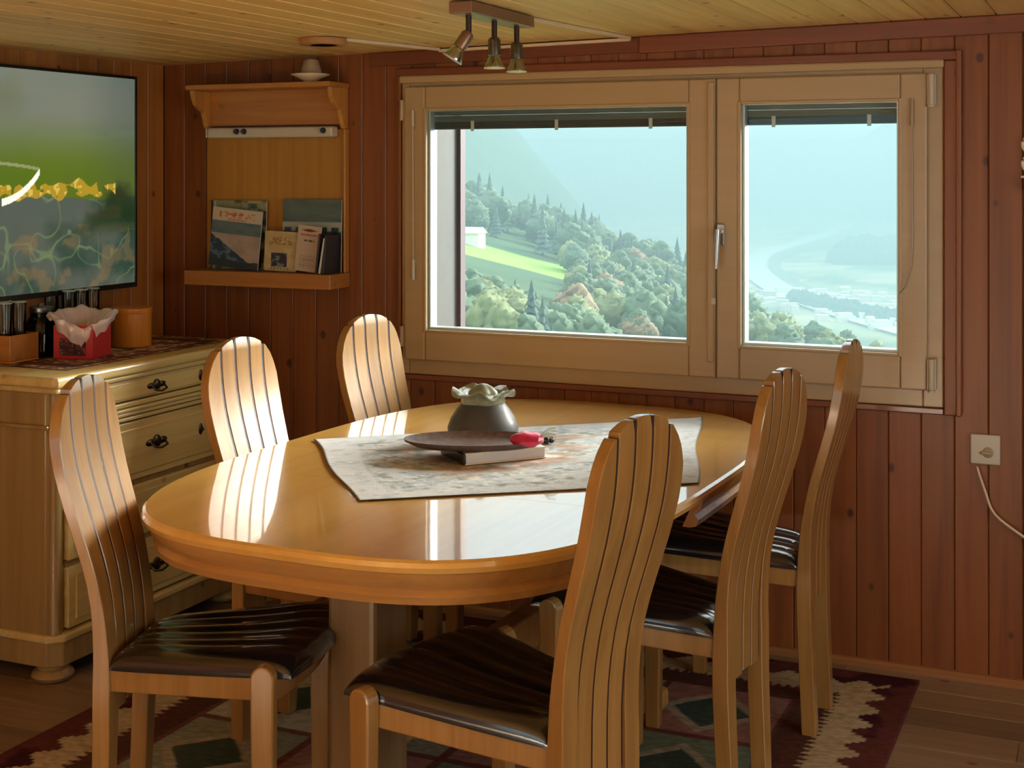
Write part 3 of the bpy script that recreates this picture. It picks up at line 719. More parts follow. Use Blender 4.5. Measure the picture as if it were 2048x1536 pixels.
# runner on the chest
def run_fn(u, v):
    n = fbm(u*60, v*22, 3); c = mixc(C3(u, 150, 105, 80), C3(u, 215, 190, 160), sst(.42, .56, n))
    e = np.minimum(np.minimum(u, 1-u), np.minimum(v, 1-v)); c = mixc(c, C3(u, 92, 50, 38), ((e > .06) & (e < .13))*.9)
    c = mixc(c, C3(u, 70, 40, 34), (fbm(u*24, v*9, 3) > .52)*.7)
    return c
def rb(uu, vv):
    z = CH+.0015+.001*fbm(uu*30, vv*10, 3); ed = .018*np.abs(((uu*14) % 1)-.5)*(vv > .999)
    return np.stack([ed, uu*0, z], -1)
rn = picture('table_runner', (.10, -1.02, 0), (0, .84, 0), (.325, 0, 0), 200, 60, run_fn, M['cloth'], bulge=rb)
tag(rn, 'brown and cream lace runner lying on top of the pine chest', 'runner')
# red box with bag
ZC = CH+.0035
rb_ = empty('red_box', (.275, -.772, ZC), math.radians(14), 'red square box stuffed with a pale plastic bag, on the chest', 'box')
s_ = .066
MB().prism([(-s_*.93, -s_*.93), (s_*.93, -s_*.93), (s_*.93, s_*.93), (-s_*.93, s_*.93)], 0, .004).build('base', M['red'], rb_)
for dx, dy in ((-1, 0), (1, 0), (0, -1), (0, 1)):
    b = MB(); x0, x1 = (-s_, s_) if dx == 0 else (sorted((dx*s_, dx*(s_-.004)))); y0, y1 = (-s_+.0041, s_-.0041) if dy == 0 else (sorted((dy*s_, dy*(s_-.004))))
    b.box(x0, x1, y0, y1, .0042, .108).build('wall_panel', M['red'], rb_, bevel=.0015)
def lab(u, v):
    n = fbm(u*7, v*7, 4); c = mixc(C3(u, 120, 30, 30), C3(u, 40, 20, 20), sst(.4, .55, n)); c = mixc(c, C3(u, 170, 120, 90), sst(.56, .64, fbm(u*12+3, v*12, 3))); return c
picture('printed_label', (-.045, -s_-.0008, .012), (.09, 0, 0), (0, 0, .055), 40, 28, lab, M['label'], rb_)
A0 = math.radians(-63)
b = MB(); rings = []; nb = 72
def wv(a, k): return math.sin(3*a+1.3)*.5+math.sin(7*a+k)*.3+math.sin(13*a+2*k)*.2
for lv in range(9):
    ring = []
    for k in range(nb):
        a = 2*PI*k/nb; fc = math.cos(a-A0); sd_ = math.sin(a-A0); fr2 = max(0, fc)
        rim = .150-.040*fr2**1.3+.012*wv(a, 0); flare = .088+.014*abs(sd_)**3+.006*wv(a, 1)
        low = rim-.022-.050*fr2**4-.012*(wv(a, 2)+.5)
        r_, z_ = [(.030, .045), (.048, .060), (.056, .095), (.066, rim-.022), (flare-.010, rim-.003), (flare, rim), (flare+.004, rim-.010), (flare+.003-.008*fr2, (rim+low)/2), (flare-.004-.010*fr2, low)][lv]
        r_ += .0035*math.sin(11*a+lv*.7)+.002*math.sin(19*a-lv)
        ring.append((r_*math.cos(a), r_*math.sin(a), z_))
    rings.append(ring)
b.loft(rings, cap=False); bo = b.build('plastic_bag', M['bag'], rb_, smooth=True, ang=70)
# orange round box
ob = empty('round_wooden_box', (.225, -.470, ZC), 0, 'round orange wooden box with a lid beside the red box on the chest', 'box')
MB().lathe([(.0, 0), (.066, 0), (.068, .003), (.068, .112), (0, .112)], 48).build('body', M['orange_wood'], ob, smooth=True)
MB().lathe([(.0, .1125), (.0705, .1125), (.0715, .1145), (.0715, .128), (.069, .131), (0, .131)], 48).build('lid', M['orange_wood'], ob, smooth=True)
# glasses
def tumbler(loc, h, r, label, group=None, name='tall_glass'):
    t = empty(name, loc, 0, label, 'glass', group)
    MB().lathe([(.0, 0), (r*.82, 0), (r*.84, .004), (r, h), (r-.0022, h), (r*.84-.003, .012), (0, .011)], 24).build('bowl', M['tumbler'], t, smooth=True, ang=50)
    MB().lathe([(r-.0026, h), (r-.0012, h+.0018), (r+.0006, h), (r-.0012, h-.002)], 24).build('rim', M['clip'], t, smooth=True)
    return t
g0 = None
for k in range(6):
    x, y = .052+.050*(k % 2), -.668+.030*k
    l = 'clear tall drinking glass in the row standing behind the red box'
    if g0 is None: g0 = tumbler((x, y, ZC), .195, .022, l, 'tall glasses behind the red box')
    else:
        c = copy_tree(g0); c.location = (x, y, ZC)
# crate with glasses at far left and the dark jar
cr = empty('wooden_crate', (.105, -.930, ZC), math.radians(2), 'small open wooden crate at the left edge of the chest top', 'crate')
MB().box(-.075, .075, -.065, .065, 0, .006).build('base', M['orange_wood'], cr)
for dx, dy in ((-1, 0), (1, 0), (0, -1), (0, 1)):
    x0, x1 = (-.075, .075) if dx == 0 else sorted((dx*.075, dx*.067)); y0, y1 = (-.0569, .0569) if dy == 0 else sorted((dy*.065, dy*.057))
    MB().box(x0, x1, y0, y1, .0062, .085).build('side', M['shelf_pine'], cr, bevel=.002)
for k, (x, y) in enumerate(((.075, -.955), (.130, -.958), (.078, -.902), (.133, -.900))):
    c = copy_tree(g0); c.scale = (1, 1, .9); c.location = (x, y, ZC+.0065); c['label'] = 'clear tall glass standing in the small wooden crate'; c['group'] = 'glasses in the wooden crate'
jr = empty('storage_jar', (.132, -.800, ZC), 0, 'dark green glass storage jar between the crate and the red box', 'jar')
MB().lathe([(.0, 0), (.046, 0), (.050, .004), (.050, .105), (.044, .120), (.036, .127), (.036, .14), (.033, .14), (.033, .126), (.041, .116), (.046, .103), (.046, .008), (0, .006)], 32).build('body', M['dark_glass'], jr, smooth=True)
MB().lathe([(.0, .1405), (.038, .1405), (.039, .143), (.039, .156), (.03, .160), (.012, .161), (.010, .168), (0, .170)], 28).build('lid', M['pewter'], jr, smooth=True)
lf = MB()
for k in range(26):
    a = R.uniform(0, 6.28); r = R.uniform(0, .032); z = R.uniform(.012, .09); d = R.uniform(0, 6.28); c_, s2 = math.cos(d)*.012, math.sin(d)*.012
    x, y = r*math.cos(a), r*math.sin(a); lf.add([(x-c_, y-s2, z), (x, y, z+.006), (x+c_, y+s2, z+.002), (x, y, z-.005)], [(0, 1, 2, 3)])
lo = lf.build('dried_leaves', principled('leafy', (.12, .20, .10), .7), jr); tag(lo, kind='stuff')

# ------------------------------------------------------------------ television
def tv_fn(u, v):
    # u along the wall towards the corner, v up
    x = u*1.35; y = v*.76
    c = mixc(C3(u, 80, 104, 22), C3(u, 112, 118, 104), sst(.50, .85, v+.0*u))
    c = mixc(c, C3(u, 92, 96, 60), sst(.55, .75, fbm(x*2+4, y*3, 3))*.5)
    c = mixc(c, C3(u, 60, 74, 72), sst(.75, 1.0, u)*.4)
    hz = .425+.012*np.sin(x*9)+.05*(fbm(x*4, y*0, 3)-.5)
    low = v < hz-.04
    rocks = mixc(C3(u, 44, 66, 54), C3(u, 78, 86, 76), sst(.35, .6, fbm(x*5, y*5, 4)))
    # crack-like pale stems
    cr1 = np.abs(fbm(x*5+2, y*5+7, 3)-.47); cr2 = np.abs(fbm(x*9+8, y*8+1, 2)-.36)
    rocks = mixc(rocks, C3(u, 110, 126, 86), (1-sst(.004, .014, cr1))*.7*sst(.06, .2, v))
    rocks = mixc(rocks, C3(u, 110, 130, 80), (1-sst(.004, .012, cr2))*.6)
    rocks = mixc(rocks, C3(u, 128, 100, 66), (sst(.50, .62, fbm(x*16, y*18+4, 4)))*(v < .3)*.5)
    c = np.where((v < hz)[..., None], rocks, c)
    # dark bush at the right end
    tr_ = np.abs(u-.935)*1.8+(v-.45)*1.3
    c = mixc(c, C3(u, 30, 48, 26), (1-sst(-.02, .12, tr_+.16*(fbm(x*22, y*22, 3)-.5)))*sst(.2, .34, v))
    # band of yellow flowers
    bx_ = np.sin(x*38)*.010+.472
    fl = (np.abs(v-bx_+.035*(1-u)) < .030+.012*np.sin(x*61)) & (u < .92) & (fbm(x*26, y*26, 2) > .27)
    c = mixc(c, C3(u, 176, 140, 36), fl*.9)
    c = mixc(c, C3(u, 214, 186, 90), (fl & (fbm(x*50, y*50, 2) > .48))*.8)
    # white curved petal reaching in from the left
    t = (u-.42)/.215
    yc = .64-.035*t; pe = (np.abs(v-(.585-.03*np.clip(t, 0, 1)**2)) < .007) & (t > 0) & (t < 1)
    c = mixc(c, C3(u, 160, 160, 120), pe*.7)
    yc2 = .40+.145*np.clip(t, 0, 1)**3
    pe2 = (np.abs(v-yc2) < .016) & (t > .4) & (t < 1.0); c = mixc(c, C3(u, 250, 250, 225), pe2*1.)
    return np.clip(c, 0, 255)
tvz0, tvz1, tvy1 = 1.088, 1.846, -.248; tvy0 = tvy1-1.34
tv = empty('television', (.03, (tvy0+tvy1)/2, (tvz0+tvz1)/2), 0, 'wide flat television with a green nature picture mounted on the left wall', 'television')
hh, hy = (tvz1-tvz0)/2, (tvy1-tvy0)/2
MB().box(.002, .038, -hy, hy, -hh, hh).build('housing', M['black'], tv, bevel=.004)
b = MB(); e_ = .011
b.box(.038, .044, -hy, -hy+e_, -hh, hh).box(.038, .044, hy-e_, hy, -hh, hh).box(.038, .044, -hy+e_, hy-e_, -hh, -hh+.018).box(.038, .044, -hy+e_, hy-e_, hh-e_, hh)
b.build('bezel', M['black'], tv, bevel=.002)
MB().box(-.0165, .0018, -.25, .25, -.2, .2).build('wall_mount', M['black'], tv)
picture('screen', (.0405, -hy+e_, -hh+.018), (0, 2*hy-2*e_, 0), (0, 0, 2*hh-e_-.018), 420, 240, tv_fn, M['screen'], tv)

# ------------------------------------------------------------------ wall shelf with lamp tube, cup, magazines
SX0, SX1, SD = .205, .805, .14
sh = empty('wall_shelf', (0, 0, 0), 0, 'pine wall shelf unit with scrolled brackets, back panel and lower ledge beside the window', 'shelf')
MB().box(SX0-.004, SX1+.004, -SD, -.002, 1.800, 1.818).build('top_board', M['shelf_pine'], sh, bevel=.003)
prof = [(-.002, 1.655), (-.020, 1.655), (-.034, 1.672), (-.042, 1.700), (-.052, 1.722), (-.075, 1.733), (-.095, 1.745), (-.108, 1.765), (-.118, 1.7998), (-.002, 1.7998)]
M['bracket_pine'] = wood('bracket_pine', (.66, .32, .07), (.5, .2, .04), 'z', .4, coat=.3, knots=0, var=.05)
for x in (SX0, SX1-.018):
    MB().prism(prof, x, x+.018, 'x').build('bracket', M['bracket_pine'], sh, bevel=.002)
MB().box(SX0+.019, SX1-.019, -.016, -.002, 1.672, 1.7995).build('upper_back_board', M['shelf_pine'], sh)
MB().box(SX0+.002, SX1-.004, -.012, -.002, 1.1445, 1.654).build('back_panel', M['panel_ply'], sh)
MB().box(SX1-.004, SX1+.004, -.030, -.002, 1.1445, 1.654).build('edge_strip', M['bracket_pine'], sh, bevel=.002)
MB().box(SX0-.008, SX1+.008, -SD, -.002, 1.092, 1.144).build('ledge', M['shelf_pine'], sh, bevel=.003)
lt = empty('strip_light', (0, -.03, 0), 0, 'white tubular strip light with dark knobs fixed under the shelf top', 'lamp')
MB().box(SX0+.03, SX1-.035, -.025, .0135, 1.626, 1.664).build('housing', M['white_plastic'], lt, bevel=.008, seg=3)
for x, mat in ((.368, 'navy'), (.400, 'navy'), (.735, 'dial')):
    MB().lathe([(0, .014), (.007, .013), (.0095, .008), (.011, 0)], 18, M=Matrix.Translation((x, -.0255, 1.649)) @ Matrix.Rotation(PI/2, 4, 'X')).build('knob', M[mat], lt, smooth=True)
for x in (SX0+.024, SX1-.041):
    MB().box(x, x+.0058, -.024, .0135, 1.628, 1.662).build('end_cap', M['white_plastic'], lt, bevel=.002)
sa = empty('saucer', (.700, -.085, 1.8185), 0, 'cream saucer on top of the wall shelf, under the upturned cup', 'saucer')
MB().lathe([(.0, 0), (.020, 0), (.022, .004), (.045, .016), (.068, .026), (.069, .029), (.060, .026), (.030, .018), (0, .016)], 40).build('dish', M['cream'], sa, smooth=True, ang=60)
cu = empty('cup', (.703, -.085, 1.849), 0, 'beige tapered cup turned upside down on the cream saucer', 'cup')
MB().lathe([(.033, 0), (.0375, 0), (.036, .012), (.026, .045), (.024, .048), (0, .048)], 32).build('body', M['taupe'], cu, smooth=True, ang=50)
MB().lathe([(.0, .0482), (.016, .0482), (.016, .051), (0, .051)], 24).build('foot_ring', M['taupe'], cu, smooth=True)

def magazine(x0, x1, z1, dy, tilt, fn, label, nx=40, ny=56, th=.004, lean=.03, name='magazine'):
    w_, h_ = x1-x0, z1-1.1450
    t = empty(name, ((x0+x1)/2, dy, 1.1455+abs(math.sin(tilt))*w_/2), 0, label, name, rot=(-lean, tilt, 0))
    MB().box(-w_/2, w_/2, 0, th, 0, h_).build('pages', M['pages'], t)
    picture('cover', (-w_/2, -.0008, 0), (w_, 0, 0), (0, 0, h_), nx, ny, fn, M['print'], t)
    return t
def mA(u, v):
    n = fbm(u*8, v*12, 4); c = mixc(C3(u, 60, 80, 76), C3(u, 150, 150, 118), sst(.38, .56, n)); c = mixc(c, C3(u, 190, 195, 185), ((u > .05) & (u < .1))*.8)
    c = mixc(c, C3(u, 40, 48, 40), (u < .04)*1.); return mixc(c, C3(u, 180, 160, 110), ((u > .55) & (v > .86) & (fbm(u*5, v*60, 2) > .4))*.8)
def mB(u, v):
    c = C3(u, 178, 168, 158)
    c = mixc(c, C3(u, 205, 190, 165), (v > .78)*1.)
    t = (v > .84) & (v < .93) & (u > .14) & (u < .86) & (fbm(u*30, v*30, 2) > .40); c = mixc(c, C3(u, 196, 96, 50), t*.95)
    t = (v > .795) & (v < .825) & (u > .3) & (u < .7) & (((u*24) % 1) > .3); c = mixc(c, C3(u, 180, 90, 80), t*.8)
    sky = (v > .56) & (v <= .78); c = mixc(c, mixc(C3(u, 74, 96, 104), C3(u, 120, 134, 134), fbm(u*5, v*16, 3)), sky*1.)
    fog = (v <= .56); c = mixc(c, mixc(C3(u, 150, 134, 128), C3(u, 190, 170, 146), fbm(u*5, v*7, 4)), fog*1.)
    mt = v < (.52-.55*u+.06*fbm(u*12, v*0, 3)); c = mixc(c, mixc(C3(u, 34, 54, 78), C3(u, 90, 110, 124), sst(.45, .6, fbm(u*10, v*14, 4))), mt*1.)
    bt = (v < .10+.06*fbm(u*9, v*0+3, 2)); c = mixc(c, C3(u, 36, 44, 40), bt*.9); return c
def mC(u, v):
    c = C3(u, 196, 170, 118); c = mixc(c, C3(u, 206, 186, 140), sst(.4, .6, fbm(u*5, v*8, 3)))
    e = np.abs(u-.5)*2; c = mixc(c, C3(u, 160, 122, 62), ((v > .66) & (v < .86) & (e < .8-2.2*np.abs(v-.70)) & (fbm(u*22, v*40, 2) > .38))*.9)
    ph = (v > .10) & (v < .46) & (u > .22) & (u < .72); c = mixc(c, mixc(C3(u, 52, 34, 52), C3(u, 120, 140, 120), sst(.45, .62, fbm(u*9, v*12, 3))), ph*1.)
    c = mixc(c, C3(u, 110, 110, 90), ((v > .03) & (v < .09) & (((u*30) % 1) > .4) & (u > .2) & (u < .8))*.6); return c
def mD(u, v):
    c = C3(u, 206, 184, 160); bird = (np.abs(v-.90+.12*np.abs(u-.5)*0) < .035-.11*np.abs(np.abs(u-.5)-.04)) ; c = mixc(c, C3(u, 110, 40, 36), bird*1.)
    t = (v > .78) & (v < .82) & (u > .12) & (u < .88) & (((u*16) % 1) > .25); c = mixc(c, C3(u, 176, 66, 52), t*1.)
    t = (v > .66) & (v < .70) & (u > .3) & (u < .75) & (((u*20) % 1) > .2); c = mixc(c, C3(u, 60, 50, 52), t*1.)
    t = (v > .08) & (v < .34) & (((v*24) % 1) < .35) & (u > .15) & (u < .85) & (vn(u*40, v*24) > .25); c = mixc(c, C3(u, 130, 110, 110), t*.7); return c
def mE(u, v):
    c = mixc(C3(u, 66, 84, 84), C3(u, 110, 128, 120), fbm(u*3, v*14, 3)); c = mixc(c, C3(u, 170, 175, 165), (np.abs(v-.62) < .06)*1.)
    d = (np.abs(v-.58) < .045) & (((u*5+.2) % 1) > .35); c = mixc(c, C3(u, 50, 70, 66), d*1.); c = mixc(c, C3(u, 30, 30, 34), (v < .50+.08*fbm(u*7, v*0, 3))*1.); return c
magazine(.240, .482, 1.397, -.0395, 0, mA, 'olive and grey magazine standing behind the mountain brochure on the shelf ledge')
magazine(.262, .476, 1.358, -.082, math.radians(5), mB, 'tilted brochure with orange title above a misty mountain picture', 60, 84)
magazine(.553, .797, 1.403, -.0395, 0, mE, 'wide landscape magazine with pale cloud band, rearmost at the right of the ledge', 56, 56)
magazine(.502, .636, 1.287, -.080, math.radians(1.5), mC, 'small tan booklet with a dark square picture, between two taller brochures', 40, 60, name='booklet')
magazine(.640, .735, 1.307, -.094, math.radians(5), mD, 'narrow cream leaflet with a red bird emblem and red heading', 44, 80, name='leaflet')
for k, (x, c_, tl, z1, nm) in enumerate(((.748, (.05, .03, .035), 6, 1.285, 'thin black booklet leaning beside the cream leaflet'), (.762, (.70, .68, .62), 9, 1.27, 'thin white booklet leaning between dark ones at the ledge end'), (.776, (.03, .035, .04), 5, 1.28, 'thin dark booklet leaning last at the right end of the ledge'))):
    t = empty('booklet', (x, -.075, 1.146), 0, nm, 'booklet', rot=(-.02, math.radians(tl), 0))
    MB().box(-.0035, .0035, -.055, .04, 0, z1-1.145).build('cover', principled('bk%d' % k, c_, .4), t, bevel=.001)

# ------------------------------------------------------------------ ceiling spot bar, duct, round box
sp = empty('spotlight_bar', (1.792, -.925, 1.9), 0, 'bronze ceiling bar carrying three small spotlights, in front of the window', 'lamp')
zc_ = ceil_z(1.79)-1.9
MB().box(-.033, .033, -.205, .205, zc_-.034, zc_-.002).build('bar', M['bar'], sp, bevel=.003)
for k, (y, tl) in enumerate(((-.155, 1), (0.005, 0), (.155, 0))):
    z = zc_-.034
    s = MB().tube([(0, y, z), (0, y, z-.052)], .0075, 12).build('stem', M['stem'], sp, smooth=True)
    Mx = Matrix.Translation((0, y, z-.046))
    if tl: Mx = Mx @ Matrix.Rotation(math.radians(-14), 4, 'X') @ Matrix.Rotation(math.radians(30), 4, 'Y')
    hd = MB().lathe([(.003, .004), (.012, .003), (.017, -.004), (.0175, -.044), (.012, -.045), (.003, -.045)], 24, M=Mx).build('spot_head', M['bar'] if tl else M['pewter'], sp, smooth=True, ang=40)
    MB().lathe([(.0145, -.0452), (.017, -.052), (.024, -.066), (.028, -.076), (.0275, -.078), (.022, -.066), (.014, -.052)], 28, M=Mx).build('reflector', M['bulb'], hd, smooth=True, ang=60)
    MB().lathe([(.0, -.0725), (.020, -.0725), (.026, -.0765), (.0285, -.077), (.0285, -.080), (.024, -.0805), (0, -.079)], 28, M=Mx).build('lens', M['cream'] if not tl else M['clip'], hd, smooth=True, ang=60)
du = empty('cable_duct', (0, 0, 0), 0, 'thin pale cable duct joining the ceiling spotlight bar, window wall and round junction box', 'duct')
def duct(p, q, w_=.018, h_=.010):
    p, q = Vector(p), Vector(q); d = (q-p).normalized(); n = Vector((-d.y, d.x, 0))*w_/2; dn = Vector((0, 0, -h_)); 
    vs = [p-n, p+n, p+n+dn, p-n+dn, q-n, q+n, q+n+dn, q-n+dn]
    MB().add([tuple(v) for v in vs], [(0, 1, 2, 3), (7, 6, 5, 4), (0, 4, 5, 1), (1, 5, 6, 2), (2, 6, 7, 3), (3, 7, 4, 0)]).build('duct_run', M['duct'], du, bevel=.0015)
cz = lambda x: ceil_z(x)-.0008
duct((1.80, -.718, cz(1.80)), (1.872, -.045, cz(1.872)))
duct((1.872, -.034, cz(1.872)-.004), (1.185, -.034, cz(1.185)-.004), .022, .010)
duct((1.185, -.046, cz(1.185)), (1.085, -.50, cz(1.085)))
rbx = empty('round_junction_box', (1.015, -.515, ceil_z(1.015)-.0215), 0, 'round wooden junction box on the ceiling at the end of the cable duct', 'box')
MB().lathe([(.045, .0), (.072, .0), (.078, .004), (.078, .020), (.045, .020), (.045, 0)], 40).build('ring', wood('ring_w', (.62, .33, .12), (.5, .24, .08), 'x', .4, knots=0), rbx, smooth=True)
MB().lathe([(0, .012), (.0445, .012), (.0445, .0195), (0, .0195)], 32).build('recess', M['inlay'], rbx)

# ------------------------------------------------------------------ socket, cable, ornament
so = empty('wall_socket', (2.962, -.0015, .6865), 0, 'square cream wall socket with a plug hole right of the window', 'socket')
MB().box(-.042, .042, -.011, 0, -.044, .044).build('plate', M['white_plastic'], so, bevel=.004)
MB().lathe([(0, .002), (.013, .002), (.016, .0)], 24, M=Matrix.Translation((.008, -.0112, -.008)) @ Matrix.Rotation(PI/2, 4, 'X')).build('insert', M['taupe'], so, smooth=True)
MB().box(-.012, .018, -.020, -.0135, -.014, -.004).build('plug', M['taupe'], so, bevel=.003)
cb_ = MB(); pts = [(2.938, -.012, .6405), (2.946, -.016, .61), (2.965, -.018, .56), (2.976, -.018, .515), (3.0, -.018, .487), (3.05, -.018, .455), (3.12, -.018, .41), (3.2, -.018, .37), (3.3, -.02, .30), (3.36, -.022, .12), (3.38, -.024, .03)]
cbo = cb_.tube(pts, .0045, 8).build('power_cable', M['duct'], smooth=True, sub=1); tag(cbo, 'pale cable hanging from the wall socket and running right along the wall', 'cable')
on = empty('wall_ornament', (3.098, -.004, 1.50), 0, 'cream scrollwork wall ornament with brass shelf, cut by the right picture edge', 'ornament')
for z in (.082, .026):
    MB().tube([(-.014+.019*math.cos(2*PI*k/20), -.008, z+.022*math.sin(2*PI*k/20)) for k in range(21)], .005, 8).build('ring', M['cream'], on, smooth=True)
MB().box(-.005, .045, -.008, 0, -.08, .14).build('back_plate', M['orange_wood'], on, bevel=.002)
MB().box(-.034, .06, -.06, -.0085, -.016, -.009).build('shelf', M['cream'], on, bevel=.002)
MB().lathe([(0, -.055), (.014, -.050), (.022, -.0335), (.024, -.0165), (0, -.0165)], 20, c=(-.004, -.035, 0)).build('cup', M['cream'], on, smooth=True)

# ------------------------------------------------------------------ the valley outside
def W(u, wd, z): p = CAM+RV*u+DV*wd; return (p.x, p.y, CAM.z+z)
VAL = -120.
KT = [(0, -14, .20, 90), (150, -20, .25, 80), (340, -21.5, .25, 66), (430, -18.5, .32, 62), (500, -18, .33, 60), (580, -32, .4, 50), (720, -72, .7, 30), (900, -40, 1.0, 60), (1300, 30, 1.27, 170), (1700, 60, 1.25, 260), (2600, 60, 1.0, 420), (4000, 0, .9, 300), (12000, 0, .9, 100)]
def terr(u, wd):
    z0 = np.interp(wd, [k[0] for k in KT], [k[1] for k in KT]); s = np.interp(wd, [k[0] for k in KT], [k[2] for k in KT]); uc = np.interp(wd, [k[0] for k in KT], [k[3] for k in KT])
    z = z0-s*u-.9*np.maximum(0, u-uc)
    z = z+(fbm(u/60, wd/60, 3)-.5)*np.clip(wd/120, 0, 14)
    rs = -120+np.maximum(0, u-(.235*wd+120))*.62*(wd > 1600)+(wd > 3400)*np.maximum(0, wd-3400)*.06
    return np.maximum(np.maximum(z, VAL+(fbm(u/300, wd/300, 2)-.5)*3), rs)
ws = np.concatenate([np.linspace(12, 620, 120), np.geomspace(630, 9000, 110)])
fr_ = np.linspace(-.55, .85, 190)
WW, FF = np.meshgrid(ws, fr_, indexing='ij'); UU = WW*FF; ZZ = terr(UU, WW)
ox, oy, oz = CAM
PX = ox+RV.x*UU+DV.x*WW; PY = oy+RV.y*UU+DV.y*WW; P3 = np.stack([PX, PY, ZZ+oz], -1)
def terr_col(U, Wd, Z):
    n = fbm(U/14, Wd/14, 4); n2 = fbm(U/90, Wd/140, 3)
    forest = mixc(C3(U, 44, 70, 52), C3(U, 74, 96, 62), n)
    c = forest
    mead = (Wd > 318) & (Wd < 372) & (U < 16-.0*Wd) ; c = mixc(c, mixc(C3(U, 104, 146, 54), C3(U, 128, 162, 74), n), mead*1.)
    low = (Wd < 175); c = mixc(c, C3(U, 110, 140, 80), (low & (n2 > .40))*.9)
    valley = Z < VAL+6
    fields = mixc(C3(U, 150, 160, 120), C3(U, 196, 188, 160), sst(.4, .6, fbm(U/120, Wd/60, 3)))
    fields = mixc(fields, C3(U, 84, 110, 92), sst(.52, .58, fbm(U/50+4, Wd/120, 4))*.8)
    c = np.where(valley[..., None], fields, c)
    return c
nw, nf = WW.shape; ii = np.arange(nw-1)[:, None]*nf+np.arange(nf-1)[None, :]
F = np.stack([ii, ii+nf, ii+nf+1, ii+1], -1).reshape(-1, 4)
me = bpy.data.meshes.new('ground'); me.vertices.add(nw*nf); me.vertices.foreach_set('co', P3.reshape(-1))
me.loops.add(F.size); me.loops.foreach_set('vertex_index', F.reshape(-1)); me.polygons.add(len(F)); me.polygons.foreach_set('loop_start', np.arange(0, F.size, 4)); me.update(calc_edges=True)
ca = me.color_attributes.new('Col', 'FLOAT_COLOR', 'POINT'); cc = lin(terr_col(UU, WW, ZZ)); ca.data.foreach_set('color', np.concatenate([cc, np.ones(cc.shape[:2]+(1,))], -1).reshape(-1))
gmat = vcol('ground', .95, spec=.1)
gr = link('ground', me, gmat, smooth=True, ang=89); tag(gr, kind='structure')
# river and road ribbons on the valley floor
def ribbon(name, pix, wd_, mat, zz=1.2):
    pts = []
    for x, y in pix:
        d = 2800*(-VAL-zz-1)/(y-345); pts.append(((x-1024)/2800*d, d))
    sm = []
    for i in range(len(pts)-1):
        p0, p1, p2, p3 = pts[max(i-1, 0)], pts[i], pts[i+1], pts[min(i+2, len(pts)-1)]
        for k_ in range(8):
            t = k_/8; sm.append(tuple(.5*((2*p1[j])+(-p0[j]+p2[j])*t+(2*p0[j]-5*p1[j]+4*p2[j]-p3[j])*t*t+(-p0[j]+3*p1[j]-3*p2[j]+p3[j])*t**3) for j in (0, 1)))
    sm.append(pts[-1]); b = MB(); vs = []; n = len(sm)
    for i, p in enumerate(sm):
        a = sm[max(i-1, 0)]; c = sm[min(i+1, n-1)]; d = Vector((c[0]-a[0], c[1]-a[1])).normalized(); nn = Vector((-d.y, d.x))*wd_/2
        vs += [W(p[0]-nn.x, p[1]-nn.y, VAL+zz+1), W(p[0]+nn.x, p[1]+nn.y, VAL+zz+1)]
    b.add(vs, [(2*i, 2*i+1, 2*i+3, 2*i+2) for i in range(n-1)]); return b.build(name, mat)
rv = ribbon('river', [(1560, 436), (1640, 438), (1688, 448), (1670, 462), (1600, 484), (1530, 505), (1508, 528), (1520, 550), (1565, 580), (1640, 610), (1740, 640), (1860, 672), (2000, 700)], 34, principled('water', (.80, .84, .84), .25, spec=.8))
tag(rv, 'pale winding river crossing the hazy valley floor', 'river')
ba = ribbon('river_bank', [(1545, 430), (1640, 432), (1712, 448), (1690, 470), (1610, 492), (1545, 512), (1525, 530), (1540, 549), (1585, 577), (1660, 604), (1760, 632), (1880, 662), (2010, 690)], 46, principled('bankgreen', (.16, .22, .17), .9), .5)
tag(ba, 'dark wooded bank following the inner side of the river', 'bank')
# forest patches on the valley floor (uncountable, far away)
fp = MB()
def blob(b, u, wd, z, r, h, seed):
    rr = random.Random(seed); vs = []; 
    for i, f in enumerate((0, .35, .75, 1)):
        q = r*(1, .95, .6, .08)[i]
        for k in range(7): a = 2*PI*k/7+seed; e = 1+.25*(rr.random()-.5); vs.append(W(u+q*e*math.cos(a), wd+q*e*math.sin(a), z+h*f))
    n = 7; fs = []
    for i in range(3):
        for k in range(n): fs.append((i*n+k, i*n+(k+1) % n, (i+1)*n+(k+1) % n, (i+1)*n+k))
    fs.append(tuple(3*n+k for k in range(n))); b.add(vs, fs)
for k in range(520):
    y = R.uniform(492, 530); x = R.uniform(1665+(530-y)*.8, 1900); d = 2800*(-VAL)/(y-345); blob(fp, (x-1024)/2800*d, d, VAL, R.uniform(9, 15), R.uniform(14, 22), k)
for k in range(260):
    y = R.uniform(600, 640); x = R.uniform(1580, 1900); y2 = 596+(x-1580)*.22+R.uniform(0, 12); d = 2800*(-VAL)/(y2-345); blob(fp, (x-1024)/2800*d, d, VAL, R.uniform(4, 7), R.uniform(8, 12), k+900)
fo = fp.build('forest', noisy('far_forest', (.05, .09, .10), (.07, .12, .11), .05, .9, 0)); tag(fo, 'dark blue woods on the far valley floor beyond the river', 'forest', kind='stuff')
vh = MB()
